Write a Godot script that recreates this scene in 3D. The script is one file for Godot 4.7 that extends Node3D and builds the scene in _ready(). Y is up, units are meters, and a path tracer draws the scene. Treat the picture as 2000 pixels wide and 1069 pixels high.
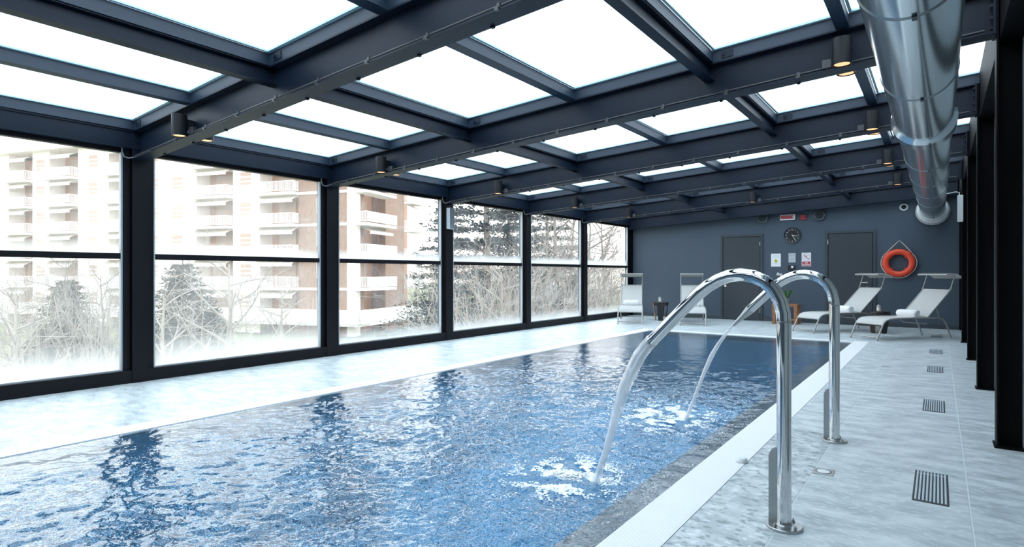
extends Node3D
# Indoor pool under a glazed steel roof. World: x to the right, y up, the pool runs along -z. Metres.

const ZK0 := -2.6925          # z of the first roof beam in view
const BAY := 2.455            # spacing of beams and columns
const XL := -6.936            # room face of the window columns
const XR := 0.312             # room face of the right columns
const ZF := -15.225           # far wall
const ZB := 2.42              # wall behind the camera
const PX0 := -4.81            # pool, window side
const PX1 := -1.19            # pool, right side (edge of the grating)
const PZ0 := 1.2              # pool, near end
const PZ1 := -11.42           # pool, far end

var M := {}
var used := {}

# ------------------------------------------------------------------ mesh builder
class MB:
	var v := PackedVector3Array()
	var n := PackedVector3Array()
	var t := PackedVector2Array()
	var i := PackedInt32Array()

	func vert(p: Vector3, nn: Vector3, uv := Vector2.ZERO) -> int:
		v.append(p); n.append(nn); t.append(uv)
		return v.size() - 1

	func tri(a: int, b: int, c: int) -> void:
		i.append(a); i.append(b); i.append(c)

	func quad(a: Vector3, b: Vector3, c: Vector3, d: Vector3, s := 1.0) -> void:
		var nn := (c - a).cross(b - a).normalized()
		if nn == Vector3.ZERO:
			nn = (d - a).cross(c - a).normalized()
		var k := v.size()
		vert(a, nn, Vector2(0, s)); vert(b, nn, Vector2(0, 0)); vert(c, nn, Vector2(s, 0)); vert(d, nn, Vector2(s, s))
		tri(k, k + 1, k + 2); tri(k, k + 2, k + 3)

	func box(c: Vector3, s: Vector3, b := Basis()) -> MB:
		var h := s * 0.5
		var ax := [b.x * h.x, b.y * h.y, b.z * h.z]
		for k in 3:
			for sg in [1.0, -1.0]:
				var nn: Vector3 = ax[k] * sg
				var u: Vector3 = ax[(k + 1) % 3]
				var w: Vector3 = ax[(k + 2) % 3] * sg
				var o: Vector3 = c + nn
				quad(o - u - w, o - u + w, o + u + w, o + u - w)
		return self

	func span(x0: float, x1: float, y0: float, y1: float, z0: float, z1: float) -> MB:
		return box(Vector3(x0 + x1, y0 + y1, z0 + z1) * 0.5, Vector3(absf(x1 - x0), absf(y1 - y0), absf(z1 - z0)))

	# box with chamfered edges
	func cbox(c: Vector3, s: Vector3, ch: float, b := Basis()) -> MB:
		var h := s * 0.5
		var e := h - Vector3.ONE * ch
		var ax := [b.x, b.y, b.z]
		for k in 3:
			var k1 := (k + 1) % 3
			var k2 := (k + 2) % 3
			for sg in [1.0, -1.0]:
				var nn: Vector3 = ax[k] * (h[k] * sg)
				var u: Vector3 = ax[k1] * e[k1]
				var w: Vector3 = ax[k2] * (e[k2] * sg)
				var o: Vector3 = c + nn
				quad(o - u - w, o - u + w, o + u + w, o + u - w)
		for k in 3:
			var k1 := (k + 1) % 3
			var k2 := (k + 2) % 3
			for s1 in [1.0, -1.0]:
				for s2 in [1.0, -1.0]:
					var a: Vector3 = ax[k] * e[k]
					var p: Vector3 = c + ax[k1] * (h[k1] * s1) + ax[k2] * (e[k2] * s2)
					var q: Vector3 = c + ax[k1] * (e[k1] * s1) + ax[k2] * (h[k2] * s2)
					if s1 * s2 > 0.0:
						quad(p - a, p + a, q + a, q - a)
					else:
						quad(p + a, p - a, q - a, q + a)
		for sx in [1.0, -1.0]:
			for sy in [1.0, -1.0]:
				for sz in [1.0, -1.0]:
					var px: Vector3 = c + ax[0] * (h.x * sx) + ax[1] * (e.y * sy) + ax[2] * (e.z * sz)
					var py: Vector3 = c + ax[0] * (e.x * sx) + ax[1] * (h.y * sy) + ax[2] * (e.z * sz)
					var pz: Vector3 = c + ax[0] * (e.x * sx) + ax[1] * (e.y * sy) + ax[2] * (h.z * sz)
					if sx * sy * sz > 0.0:
						quad(px, pz, py, py)
					else:
						quad(px, py, pz, pz)
		return self

	func tube(pts: Array, radii: Array, sides := 10, cap := true, squash := 1.0) -> MB:
		var m := pts.size()
		var prev := Vector3.ZERO
		var side := Vector3.ZERO
		var first := v.size()
		for k in m:
			var d: Vector3
			if k == 0: d = pts[1] - pts[0]
			elif k == m - 1: d = pts[m - 1] - pts[m - 2]
			else: d = (pts[k + 1] - pts[k]).normalized() + (pts[k] - pts[k - 1]).normalized()
			d = d.normalized()
			if k == 0:
				side = d.cross(Vector3.UP)
				if side.length() < 0.05: side = d.cross(Vector3.RIGHT)
				side = side.normalized()
			else:
				side = (side - d * side.dot(d)).normalized()
			var up := side.cross(d)
			var r: float = radii[mini(k, radii.size() - 1)]
			for s in sides:
				var a := TAU * s / sides
				var o := side * cos(a) + up * (sin(a) * squash)
				vert(pts[k] + o * r, o.normalized(), Vector2(float(s) / sides, k))
			prev = d
		for k in m - 1:
			for s in sides:
				var a := first + k * sides + s
				var b := first + k * sides + (s + 1) % sides
				tri(a, b, b + sides); tri(a, b + sides, a + sides)
		if cap:
			for e in 2:
				var ring := first + (0 if e == 0 else (m - 1) * sides)
				var d: Vector3 = (pts[0] - pts[1]) if e == 0 else (pts[m - 1] - pts[m - 2])
				var c := vert(pts[0] if e == 0 else pts[m - 1], d.normalized())
				var k0 := v.size()
				for s in sides: vert(v[ring + s], d.normalized())
				for s in sides:
					var a := k0 + s
					var b := k0 + (s + 1) % sides
					if e == 0: tri(c, b, a)
					else: tri(c, a, b)
		return self

	# profile of (radius, height) turned round the y axis of xf
	func lathe(profile: Array, segs := 24, xf := Transform3D(), smooth := false) -> MB:
		var m := profile.size()
		var norms := []
		for k in m - 1:
			var d: Vector2 = profile[k + 1] - profile[k]
			norms.append(Vector2(d.y, -d.x).normalized())
		for k in m - 1:
			var n0: Vector2 = norms[k]
			var n1: Vector2 = norms[k]
			if smooth:
				if k > 0: n0 = (norms[k] + norms[k - 1]).normalized()
				if k < m - 2: n1 = (norms[k] + norms[k + 1]).normalized()
			var base := v.size()
			for s in segs + 1:
				var a := TAU * s / segs
				var c := cos(a)
				var z := sin(a)
				vert(xf * Vector3(profile[k].x * c, profile[k].y, profile[k].x * z), xf.basis * Vector3(n0.x * c, n0.y, n0.x * z), Vector2(float(s) / segs, float(k) / m))
				vert(xf * Vector3(profile[k + 1].x * c, profile[k + 1].y, profile[k + 1].x * z), xf.basis * Vector3(n1.x * c, n1.y, n1.x * z), Vector2(float(s) / segs, float(k + 1) / m))
			for s in segs:
				var a := base + s * 2
				tri(a, a + 2, a + 3); tri(a, a + 3, a + 1)
		return self

	# polygon in the xy plane of xf (counter-clockwise), pushed to +-depth/2 along z
	func slab(poly: PackedVector2Array, depth: float, xf := Transform3D()) -> MB:
		var h := depth * 0.5
		var idx := Geometry2D.triangulate_polygon(poly)
		for sg in [1.0, -1.0]:
			var base := v.size()
			for p in poly: vert(xf * Vector3(p.x, p.y, h * sg), xf.basis * Vector3(0, 0, sg), p)
			for k in range(0, idx.size(), 3):
				var a: Vector2 = poly[idx[k]]
				var b: Vector2 = poly[idx[k + 1]]
				var c: Vector2 = poly[idx[k + 2]]
				var ccw := (b - a).cross(c - a) > 0.0
				if ccw == (sg > 0.0): tri(base + idx[k], base + idx[k + 2], base + idx[k + 1])
				else: tri(base + idx[k], base + idx[k + 1], base + idx[k + 2])
		for k in poly.size():
			var a: Vector2 = poly[k]
			var b: Vector2 = poly[(k + 1) % poly.size()]
			quad(xf * Vector3(a.x, a.y, h), xf * Vector3(a.x, a.y, -h), xf * Vector3(b.x, b.y, -h), xf * Vector3(b.x, b.y, h))
		return self

	# cloth along a path of (z, y) points, half width w, thickness th
	func sheet(path: Array, w: float, th: float, xf := Transform3D()) -> MB:
		var m := path.size()
		var off := []
		for k in m:
			var d: Vector2 = path[mini(k + 1, m - 1)] - path[maxi(k - 1, 0)]
			off.append(Vector2(-d.y, d.x).normalized())
		for k in m - 1:
			var a: Vector2 = path[k]
			var b: Vector2 = path[k + 1]
			var a2: Vector2 = a - off[k] * th
			var b2: Vector2 = b - off[k + 1] * th
			var P := func(x: float, p: Vector2) -> Vector3: return xf * Vector3(x, p.y, p.x)
			quad(P.call(-w, a), P.call(w, a), P.call(w, b), P.call(-w, b))
			quad(P.call(w, a2), P.call(-w, a2), P.call(-w, b2), P.call(w, b2))
			quad(P.call(-w, a2), P.call(-w, a), P.call(-w, b), P.call(-w, b2))
			quad(P.call(w, a), P.call(w, a2), P.call(w, b2), P.call(w, b))
		return self

	func add(o: MB, xf := Transform3D()) -> MB:
		var k := v.size()
		for j in o.v.size():
			v.append(xf * o.v[j]); n.append((xf.basis * o.n[j]).normalized()); t.append(o.t[j])
		for j in o.i: i.append(j + k)
		return self

	func mesh() -> ArrayMesh:
		var a := []
		a.resize(Mesh.ARRAY_MAX)
		a[Mesh.ARRAY_VERTEX] = v; a[Mesh.ARRAY_NORMAL] = n; a[Mesh.ARRAY_TEX_UV] = t; a[Mesh.ARRAY_INDEX] = i
		var m := ArrayMesh.new()
		m.add_surface_from_arrays(Mesh.PRIMITIVE_TRIANGLES, a)
		return m

# ------------------------------------------------------------------ scene helpers
func numbered(called: String) -> String:
	var k: int = used.get(called, 0)
	used[called] = k + 1
	return called if k == 0 else "%s_%03d" % [called, k]

func thing(called: String, label: String, category: String, at := Vector3.ZERO, turn := 0.0, group := "") -> Node3D:
	var o := Node3D.new()
	o.name = numbered(called)
	add_child(o)
	o.position = at
	o.rotation.y = turn
	tag(o, label, category, group)
	return o

func tag(o: Node, label: String, category: String, group := "") -> void:
	o.set_meta("label", label)
	o.set_meta("category", category)
	if group != "": o.set_meta("group", group)

func structure(called: String, label: String, category: String) -> Node3D:
	var o := Node3D.new()
	o.name = called
	add_child(o)
	o.set_meta("kind", "structure")
	tag(o, label, category)
	return o

func part(parent: Node, called: String, m, mat: Material, at := Vector3.ZERO) -> MeshInstance3D:
	var o := MeshInstance3D.new()
	o.name = called
	o.mesh = m.mesh() if m is MB else m
	o.material_override = mat
	parent.add_child(o, true)
	o.position = at
	return o

func dup(root: Node3D, at: Vector3, turn: float, label: String) -> Node3D:
	var r: Node3D = root.duplicate()
	r.name = numbered(String(root.name).trim_suffix("_001"))
	add_child(r)
	r.position = at
	r.rotation.y = turn
	r.scale = root.scale
	r.set_meta("label", label)
	return r

func C(r: float, g: float, b: float) -> Color:   # linear base colour
	return Color(r, g, b).linear_to_srgb()

func mat(called: String, c: Color, rough := 0.6, metal := 0.0) -> StandardMaterial3D:
	var m := StandardMaterial3D.new()
	m.resource_name = called
	m.albedo_color = c
	m.roughness = rough
	m.metallic = metal
	M[called] = m
	return m

func noise(sd: int, freq: float, oct := 4, type := FastNoiseLite.TYPE_SIMPLEX_SMOOTH) -> FastNoiseLite:
	var f := FastNoiseLite.new()
	f.seed = sd
	f.noise_type = type
	f.frequency = freq
	f.fractal_octaves = oct
	f.fractal_type = FastNoiseLite.FRACTAL_FBM if oct > 1 else FastNoiseLite.FRACTAL_NONE
	return f

func ramp_noise(sd: int, freq: float, oct: int, stops: Array, size := 512) -> NoiseTexture2D:
	var t := NoiseTexture2D.new()
	t.width = size
	t.height = size
	t.seamless = true
	t.noise = noise(sd, freq, oct)
	var g := Gradient.new()
	var offs := PackedFloat32Array()
	var cols := PackedColorArray()
	for s in stops:
		offs.append(s[0]); cols.append(s[1])
	g.offsets = offs
	g.colors = cols
	t.color_ramp = g
	return t

func yb(x: float) -> float:      # underside of the sloping roof beams
	return 2.39 + 0.055 * (x + 7.0)

func zk(k: int) -> float:
	return ZK0 - BAY * k if k < 5 else -15.03

# ------------------------------------------------------------------ materials
func materials() -> void:
	var m: StandardMaterial3D
	m = mat("steel_paint", C(0.0052, 0.0122, 0.0265), 0.45)
	m.metallic_specular = 0.35
	m.heightmap_enabled = true
	m.heightmap_texture = ramp_noise(3, 0.06, 3, [[0.0, Color.BLACK], [1.0, Color.WHITE]], 256)
	m.heightmap_scale = 0.03
	m.uv1_triplanar = true; m.uv1_world_triplanar = true; m.uv1_scale = Vector3(3, 3, 3)
	mat("window_frame", C(0.009, 0.009, 0.012), 0.42).metallic_specular = 0.3
	mat("black_steel", C(0.004, 0.004, 0.005), 0.55).metallic_specular = 0.2
	mat("skylight_frame", C(0.015, 0.031, 0.056), 0.5)
	mat("spacer", C(0.46, 0.66, 0.74), 0.35)
	m = mat("roof_glass", Color(0.90, 0.97, 1.0, 0.55), 0.5)   # frosted safety glass
	m.transparency = BaseMaterial3D.TRANSPARENCY_ALPHA
	m.backlight_enabled = true
	m.backlight = Color(1, 1, 1)
	m = mat("window_glass", Color(0.9, 0.97, 1.0, 0.03), 0.02)
	m.transparency = BaseMaterial3D.TRANSPARENCY_ALPHA
	m = mat("far_wall_paint", C(0.048, 0.071, 0.102), 0.62)
	m.heightmap_enabled = true
	m.heightmap_texture = ramp_noise(9, 0.08, 3, [[0.0, Color.BLACK], [1.0, Color.WHITE]], 256)
	m.heightmap_scale = 0.02
	m.uv1_triplanar = true; m.uv1_world_triplanar = true; m.uv1_scale = Vector3(2, 2, 2)
	mat("door_paint", C(0.026, 0.035, 0.045), 0.5)
	mat("door_frame_paint", C(0.032, 0.043, 0.056), 0.5)
	mat("baseboard_paint", C(0.036, 0.048, 0.060), 0.5)
	mat("side_wall_paint", C(0.26, 0.30, 0.32), 0.7)
	# stone floor tiles: cloudy grey green with drawn-out pale wisps
	for kind in 2:
		m = mat(["stone", "wet_stone"][kind], Color.WHITE, [0.5, 0.34][kind])
		var cloud := ramp_noise(21, 0.010, 5, [[0.0, C(0.29, 0.335, 0.35)], [0.36, C(0.405, 0.455, 0.475)], [0.58, C(0.485, 0.53, 0.55)], [1.0, C(0.64, 0.68, 0.70)]], 1024)
		var f: FastNoiseLite = cloud.noise
		f.domain_warp_enabled = true
		f.domain_warp_amplitude = 55.0
		f.domain_warp_frequency = 0.008
		m.albedo_texture = cloud
		m.uv1_triplanar = true; m.uv1_world_triplanar = true; m.uv1_scale = Vector3(0.26, 0.5, 0.62)
		m.detail_enabled = true
		m.detail_blend_mode = BaseMaterial3D.BLEND_MODE_MIX
		m.detail_uv_layer = BaseMaterial3D.DETAIL_UV_2
		m.uv2_triplanar = true; m.uv2_world_triplanar = true
		if kind == 0:
			var wisp := ramp_noise(22, 0.014, 4, [[0.0, Color(0.86, 0.90, 0.91, 0.0)], [0.62, Color(0.86, 0.90, 0.91, 0.0)], [0.80, Color(0.88, 0.92, 0.93, 0.34)], [1.0, Color(0.90, 0.93, 0.94, 0.5)]], 1024)
			(wisp.noise as FastNoiseLite).fractal_type = FastNoiseLite.FRACTAL_RIDGED
			m.detail_albedo = wisp
			m.uv2_scale = Vector3(0.42, 1, 1.5)
		else:
			# puddled, part-dried patches left by splashes
			m.detail_albedo = ramp_noise(27, 0.022, 6, [[0.0, Color(0.30, 0.36, 0.37, 0.75)], [0.34, Color(0.34, 0.40, 0.42, 0.55)], [0.40, Color(0.45, 0.52, 0.54, 0.0)], [0.66, Color(0.9, 0.93, 0.94, 0.0)], [0.76, Color(0.92, 0.95, 0.96, 0.5)], [1.0, Color(0.94, 0.96, 0.97, 0.7)]], 1024)
			m.uv2_scale = Vector3(0.55, 1, 0.8)
		m.roughness_texture = ramp_noise(23, 0.02, 4, [[0.0, Color(0.6, 0.6, 0.6)], [1.0, Color(1, 1, 1)]], 512)
	mat("grout", C(0.60, 0.66, 0.68), 0.8)
	mat("slab_edge", C(0.2, 0.22, 0.24), 0.8)
	mat("grate_white", C(0.84, 0.85, 0.86), 0.45)
	mat("channel", C(0.40, 0.42, 0.43), 0.7)
	mat("pool_lining", C(0.004, 0.11, 0.24), 0.5)
	m = mat("coping_stone", Color.WHITE, 0.25)
	m.albedo_texture = ramp_noise(25, 0.03, 5, [[0.0, C(0.007, 0.010, 0.013)], [0.5, C(0.022, 0.031, 0.039)], [1.0, C(0.07, 0.09, 0.105)]], 512)
	m.uv1_triplanar = true; m.uv1_world_triplanar = true; m.uv1_scale = Vector3(1.2, 1, 0.8)
	m = mat("water", Color(0.62, 0.84, 0.97, 0.03), 0.010, 0.06)
	m.transparency = BaseMaterial3D.TRANSPARENCY_ALPHA
	m.heightmap_enabled = true
	m.heightmap_texture = ramp_noise(31, 0.03, 3, [[0.0, Color.BLACK], [1.0, Color.WHITE]], 512)
	m.heightmap_scale = 0.09
	m.uv1_triplanar = true; m.uv1_world_triplanar = true; m.uv1_scale = Vector3(2.1, 2.1, 2.1)
	m = mat("jet_water", Color(0.97, 0.985, 1.0, 0.34), 0.03)
	m.transparency = BaseMaterial3D.TRANSPARENCY_ALPHA
	m = mat("foam", C(0.86, 0.90, 0.93), 0.5)
	mat("bubble", C(0.085, 0.41, 0.70), 0.5)
	mat("chrome", C(0.66, 0.665, 0.66), 0.06, 1.0)
	mat("brushed_steel", C(0.42, 0.43, 0.43), 0.3, 1.0)
	mat("galvanised", C(0.64, 0.70, 0.73), 0.15, 0.85)
	mat("seam", C(0.30, 0.33, 0.34), 0.4, 1.0)
	mat("lamp_body", C(0.012, 0.014, 0.018), 0.4).metallic_specular = 0.35
	m = mat("lamp_lens", C(0.9, 0.8, 0.6), 0.4)
	m.emission_enabled = true
	m.emission = Color(1.0, 0.72, 0.40)
	m.emission_energy_multiplier = 1.15
	mat("conduit_pipe", C(0.045, 0.048, 0.056), 0.35)
	mat("cable", C(0.16, 0.17, 0.18), 0.5)
	m = mat("sling", C(0.47, 0.47, 0.46), 0.75)
	m.heightmap_enabled = true
	m.heightmap_texture = ramp_noise(41, 0.2, 2, [[0.0, Color.BLACK], [1.0, Color.WHITE]], 256)
	m.heightmap_scale = 0.03
	m.uv1_triplanar = true; m.uv1_scale = Vector3(6, 6, 6)
	mat("lounger_frame", C(0.36, 0.35, 0.34), 0.35, 0.6)
	m = mat("towel", C(0.80, 0.81, 0.83), 0.95)
	m.heightmap_enabled = true
	m.heightmap_texture = ramp_noise(43, 0.15, 3, [[0.0, Color.BLACK], [1.0, Color.WHITE]], 256)
	m.heightmap_scale = 0.25
	m.uv1_triplanar = true; m.uv1_scale = Vector3(9, 9, 9)
	mat("table_black", C(0.012, 0.012, 0.014), 0.35)
	m = mat("oak", Color.WHITE, 0.5)
	m.albedo_texture = ramp_noise(47, 0.02, 4, [[0.0, C(0.15, 0.062, 0.026)], [0.5, C(0.25, 0.11, 0.05)], [1.0, C(0.34, 0.165, 0.08)]], 256)
	m.uv1_triplanar = true; m.uv1_scale = Vector3(1, 8, 8)
	mat("light_wood", C(0.50, 0.30, 0.16), 0.5)
	mat("candle", C(0.75, 0.66, 0.52), 0.6)
	m = mat("jar_glass", Color(0.95, 0.97, 0.97, 0.12), 0.03)
	m.transparency = BaseMaterial3D.TRANSPARENCY_ALPHA
	mat("leaf", C(0.05, 0.16, 0.035), 0.5)
	mat("petal", C(0.85, 0.83, 0.84), 0.6)
	mat("pot", C(0.30, 0.27, 0.25), 0.5)
	mat("buoy", C(0.72, 0.062, 0.024), 0.42)
	mat("rope", C(0.62, 0.58, 0.55), 0.8)
	mat("white_plastic", C(0.72, 0.74, 0.75), 0.4)
	mat("grey_plastic", C(0.40, 0.44, 0.47), 0.45)
	mat("black_plastic", C(0.010, 0.012, 0.015), 0.4)
	mat("dark_grille", C(0.006, 0.014, 0.018), 0.8)
	mat("red_panel", C(0.42, 0.055, 0.075), 0.3)
	mat("red_plastic", C(0.45, 0.02, 0.03), 0.3)
	mat("sign_white", C(0.75, 0.78, 0.82), 0.5)
	mat("sign_grey", C(0.42, 0.46, 0.50), 0.5)
	mat("sign_ink", C(0.25, 0.28, 0.32), 0.6)
	mat("sign_black", C(0.02, 0.02, 0.02), 0.6)
	mat("sign_yellow", C(0.72, 0.66, 0.06), 0.5)
	mat("sign_red", C(0.42, 0.015, 0.03), 0.5)
	mat("silver", C(0.62, 0.63, 0.64), 0.25, 1.0)
	mat("box_grey", C(0.42, 0.50, 0.55), 0.45)
	# outside
	mat("facade_white", C(0.90, 0.86, 0.82), 0.8)
	m = mat("facade_brick", Color.WHITE, 0.85)
	m.albedo_texture = ramp_noise(51, 0.05, 3, [[0.0, C(0.23, 0.135, 0.088)], [1.0, C(0.32, 0.205, 0.145)]], 256)
	m.uv1_triplanar = true; m.uv1_scale = Vector3(0.4, 0.08, 0.4)
	mat("recess_wall", C(0.42, 0.215, 0.12), 0.8)
	mat("shutter", C(0.32, 0.145, 0.07), 0.7)
	mat("far_pane", C(0.40, 0.28, 0.205), 0.5)
	mat("railing", C(0.86, 0.86, 0.86), 0.5)
	mat("awning_cloth", C(0.80, 0.76, 0.68), 0.8)
	mat("bark", C(0.20, 0.165, 0.14), 0.9)
	mat("pale_bark", C(0.33, 0.285, 0.245), 0.9)
	m = mat("needles", C(0.19, 0.31, 0.26), 0.8)
	m.backlight_enabled = true
	m.backlight = Color(0.4, 0.45, 0.35)
	m = mat("yellow_needles", C(0.34, 0.31, 0.085), 0.8)
	m.backlight_enabled = true
	m.backlight = Color(0.5, 0.5, 0.3)
	m = mat("ground", Color.WHITE, 0.95)
	m.albedo_texture = ramp_noise(55, 0.03, 4, [[0.0, C(0.07, 0.068, 0.045)], [0.5, C(0.15, 0.155, 0.06)], [1.0, C(0.25, 0.20, 0.14)]], 512)
	m.uv1_triplanar = true; m.uv1_world_triplanar = true; m.uv1_scale = Vector3(0.08, 0.08, 0.08)
	# breath of steam on the panes, near ones tinted with warm outdoor light, thickest where the photograph shows it
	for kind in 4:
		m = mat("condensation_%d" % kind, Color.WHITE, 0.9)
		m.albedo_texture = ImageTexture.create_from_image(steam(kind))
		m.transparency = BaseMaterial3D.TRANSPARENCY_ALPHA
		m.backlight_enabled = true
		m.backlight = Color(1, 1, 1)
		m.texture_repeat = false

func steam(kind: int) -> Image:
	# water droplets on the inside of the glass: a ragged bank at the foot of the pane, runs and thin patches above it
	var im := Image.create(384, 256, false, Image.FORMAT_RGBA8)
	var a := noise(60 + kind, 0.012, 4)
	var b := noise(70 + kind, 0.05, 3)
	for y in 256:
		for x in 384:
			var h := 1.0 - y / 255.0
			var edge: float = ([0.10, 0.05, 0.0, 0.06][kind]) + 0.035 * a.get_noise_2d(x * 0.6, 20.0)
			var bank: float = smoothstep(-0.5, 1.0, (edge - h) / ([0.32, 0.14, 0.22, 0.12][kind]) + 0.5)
			var veil: float = clampf(([0.22, 0.18, 0.05, 0.05][kind]) + (0.14 if kind < 2 else 0.08) * a.get_noise_2d(x * 0.8, y * 0.35 + 300.0), 0.01, 0.5)  # heavier near veil also stands in for bright haze outside
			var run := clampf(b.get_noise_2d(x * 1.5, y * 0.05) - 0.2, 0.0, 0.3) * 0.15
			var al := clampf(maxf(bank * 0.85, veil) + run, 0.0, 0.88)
			im.set_pixel(x, y, Color(0.985, 0.965, 0.945, al) if kind < 2 else Color(0.97, 0.975, 0.98, al))  # near panes: warm glow from outdoors painted into the droplet colour
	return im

# ------------------------------------------------------------------ ready
func _ready() -> void:
	view_and_light()
	materials()
	shell()
	roof()
	windows()
	far_wall()
	pool()
	deck_fittings()
	fountains()
	lamps()
	duct()
	furniture()
	wall_things()
	outside()

func view_and_light() -> void:
	var cam := Camera3D.new()
	cam.name = "camera"
	cam.position = Vector3(0, 1.17, 0)
	cam.rotation.y = 0.6325
	cam.fov = rad_to_deg(2.0 * atan(534.5 / 1137.4))
	cam.near = 0.05
	cam.far = 500.0
	add_child(cam)
	cam.current = true
	var sky := ProceduralSkyMaterial.new()
	sky.sky_top_color = Color(0.87, 0.945, 1.0)
	sky.sky_horizon_color = Color(0.965, 0.93, 0.895)
	sky.sky_curve = 0.22
	sky.ground_bottom_color = Color(0.62, 0.60, 0.56)
	sky.ground_horizon_color = Color(0.72, 0.71, 0.68)
	var e := Environment.new()
	e.background_mode = Environment.BG_SKY
	e.sky = Sky.new()
	e.sky.sky_material = sky
	e.background_energy_multiplier = 5.3
	e.tonemap_mode = Environment.TONE_MAPPER_LINEAR
	e.tonemap_exposure = 1.0
	e.sdfgi_enabled = true
	e.ssao_enabled = true
	e.ssil_enabled = true
	var w := WorldEnvironment.new()
	w.name = "environment"
	w.environment = e
	add_child(w)

# ------------------------------------------------------------------ shell
func shell() -> void:
	# floor: slab with the pool left open, then tiles
	var fl := structure("floor", "pale grey veined stone tile deck around the pool", "floor")
	var b := MB.new()
	b.span(-7.3, PX0 - 0.23, -0.40, -0.0012, ZB, ZF - 0.2)
	b.span(PX1 + 0.233, 0.95, -0.40, -0.0012, ZB, ZF - 0.2)
	b.span(PX0 - 0.23, PX1 + 0.233, -0.40, -0.0012, PZ1 - 0.23, ZF - 0.2)
	b.span(PX0 - 0.23, PX1 + 0.233, -0.40, -0.0012, ZB, PZ0 + 0.23)
	part(fl, "slab", b, M.grout)
	# right deck
	var xs := [[-0.957, -0.6025], [-0.5965, 0.122], [0.128, 0.451]]
	for c in xs.size():
		var z := ZB - 0.4 * c
		while z > ZF + 0.02:
			var z1 := maxf(z - 1.2, ZF)
			tile(fl, xs[c][0], xs[c][1], minf(z, ZB) - 0.0005, z1 + 0.0005, c == 0 and z < 0.5 and z > -4.5)
			z = z1
	# window deck
	xs = [[-7.02, -6.72], [-6.715, -5.98], [-5.975, -5.24], [-5.235, PX0 - 0.23]]
	for c in xs.size():
		var z := 2.0 + 0.0 * c
		while z > ZF + 0.02:
			var z1 := maxf(z - 0.98, ZF)
			tile(fl, xs[c][0], xs[c][1], z - 0.002, z1 + 0.002)
			z = z1
	# far deck
	var x := PX0 - 0.23
	while x < PX1 + 0.23:
		var x1 := minf(x + 0.98, PX1 + 0.233)
		for r in [[PZ1 - 0.23, -12.4], [-12.4, -13.6], [-13.6, ZF]]:
			tile(fl, x + 0.002, x1 - 0.002, r[0] - 0.002, r[1] + 0.002)
		x = x1
	# wet, speckled stone beside the grating near the first spout
	# walls
	var wr := structure("wall_right", "plain grey wall behind the row of black steel columns", "wall")
	part(wr, "wall_surface", MB.new().span(0.452, 0.95, 0.0, 3.4, ZB, ZF - 0.2), M.side_wall_paint)
	for k in range(-1, 5):
		var c := MB.new()
		var z := zk(k)
		c.span(XR, XR + 0.012, 0.0, yb(XR) + 0.29, z - 0.0775, z + 0.0775)
		c.span(XR + 0.012, XR + 0.138, 0.0, yb(XR) + 0.29, z - 0.005, z + 0.005)
		var col := part(wr, "steel_column", c, M.black_steel)
		part(col, "base_plate", MB.new().span(XR - 0.012, XR + 0.139, 0.0, 0.012, z - 0.09, z + 0.09), M.black_steel)
	# end column at the far wall
	part(wr, "corner_post", MB.new().span(0.34, 0.451, 0.0, 2.9, ZF, ZF + 0.1), M.black_steel)
	var wb := structure("wall_back", "plain grey wall behind the viewpoint", "wall")
	part(wb, "wall_surface", MB.new().span(-7.2, 0.95, -0.4, 3.4, ZB, ZB + 0.2), M.far_wall_paint)
	var wl := structure("wall_left", "dark steel columns and sill of the glazed long side", "wall")
	part(wl, "sill_edge", MB.new().span(-7.3, -7.09, -0.6, 0.03, ZB, ZF - 0.2), M.slab_edge)
	for k in range(-1, 6):
		var z := zk(k) if k < 5 else ZF + 0.09
		var h := yb(XL) + 0.30
		var c := MB.new()
		c.span(XL - 0.012, XL, 0.0, h, z - 0.0775, z + 0.0775)
		c.span(XL - 0.148, XL - 0.012, 0.0, h, z - 0.006, z + 0.006)
		c.span(XL - 0.16, XL - 0.148, 0.0, h, z - 0.0775, z + 0.0775)
		var col := part(wl, "steel_column", c, M.window_frame if k < 5 else M.black_steel)
		part(col, "base_plate", MB.new().span(XL - 0.17, XL + 0.008, 0.0, 0.012, z - 0.085, z + 0.085), M.window_frame)
	# eaves beam over the windows
	part(wl, "eaves_beam", MB.new().span(-7.06, -6.915, 2.50, 2.515, ZB, ZF).span(-7.03, -6.93, 2.515, 2.675, ZB, ZF).span(-7.06, -6.915, 2.675, 2.695, ZB, ZF), M.steel_paint)
	part(wl, "wall_head", MB.new().span(-7.2, -7.0, 2.50, 2.83, ZB, ZF - 0.2), M.steel_paint)

func tile(parent: Node, x0: float, x1: float, z0: float, z1: float, wet := false) -> void:
	var k := "tile %.3f %.3f" % [x1 - x0, absf(z1 - z0)]
	if not M.has(k):
		M[k] = MB.new().cbox(Vector3.ZERO, Vector3(x1 - x0, 0.010, absf(z1 - z0)), 0.0006).mesh()
	part(parent, "tile", M[k], M.wet_stone if wet else M.stone, Vector3((x0 + x1) * 0.5, -0.005, (z0 + z1) * 0.5))

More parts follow.
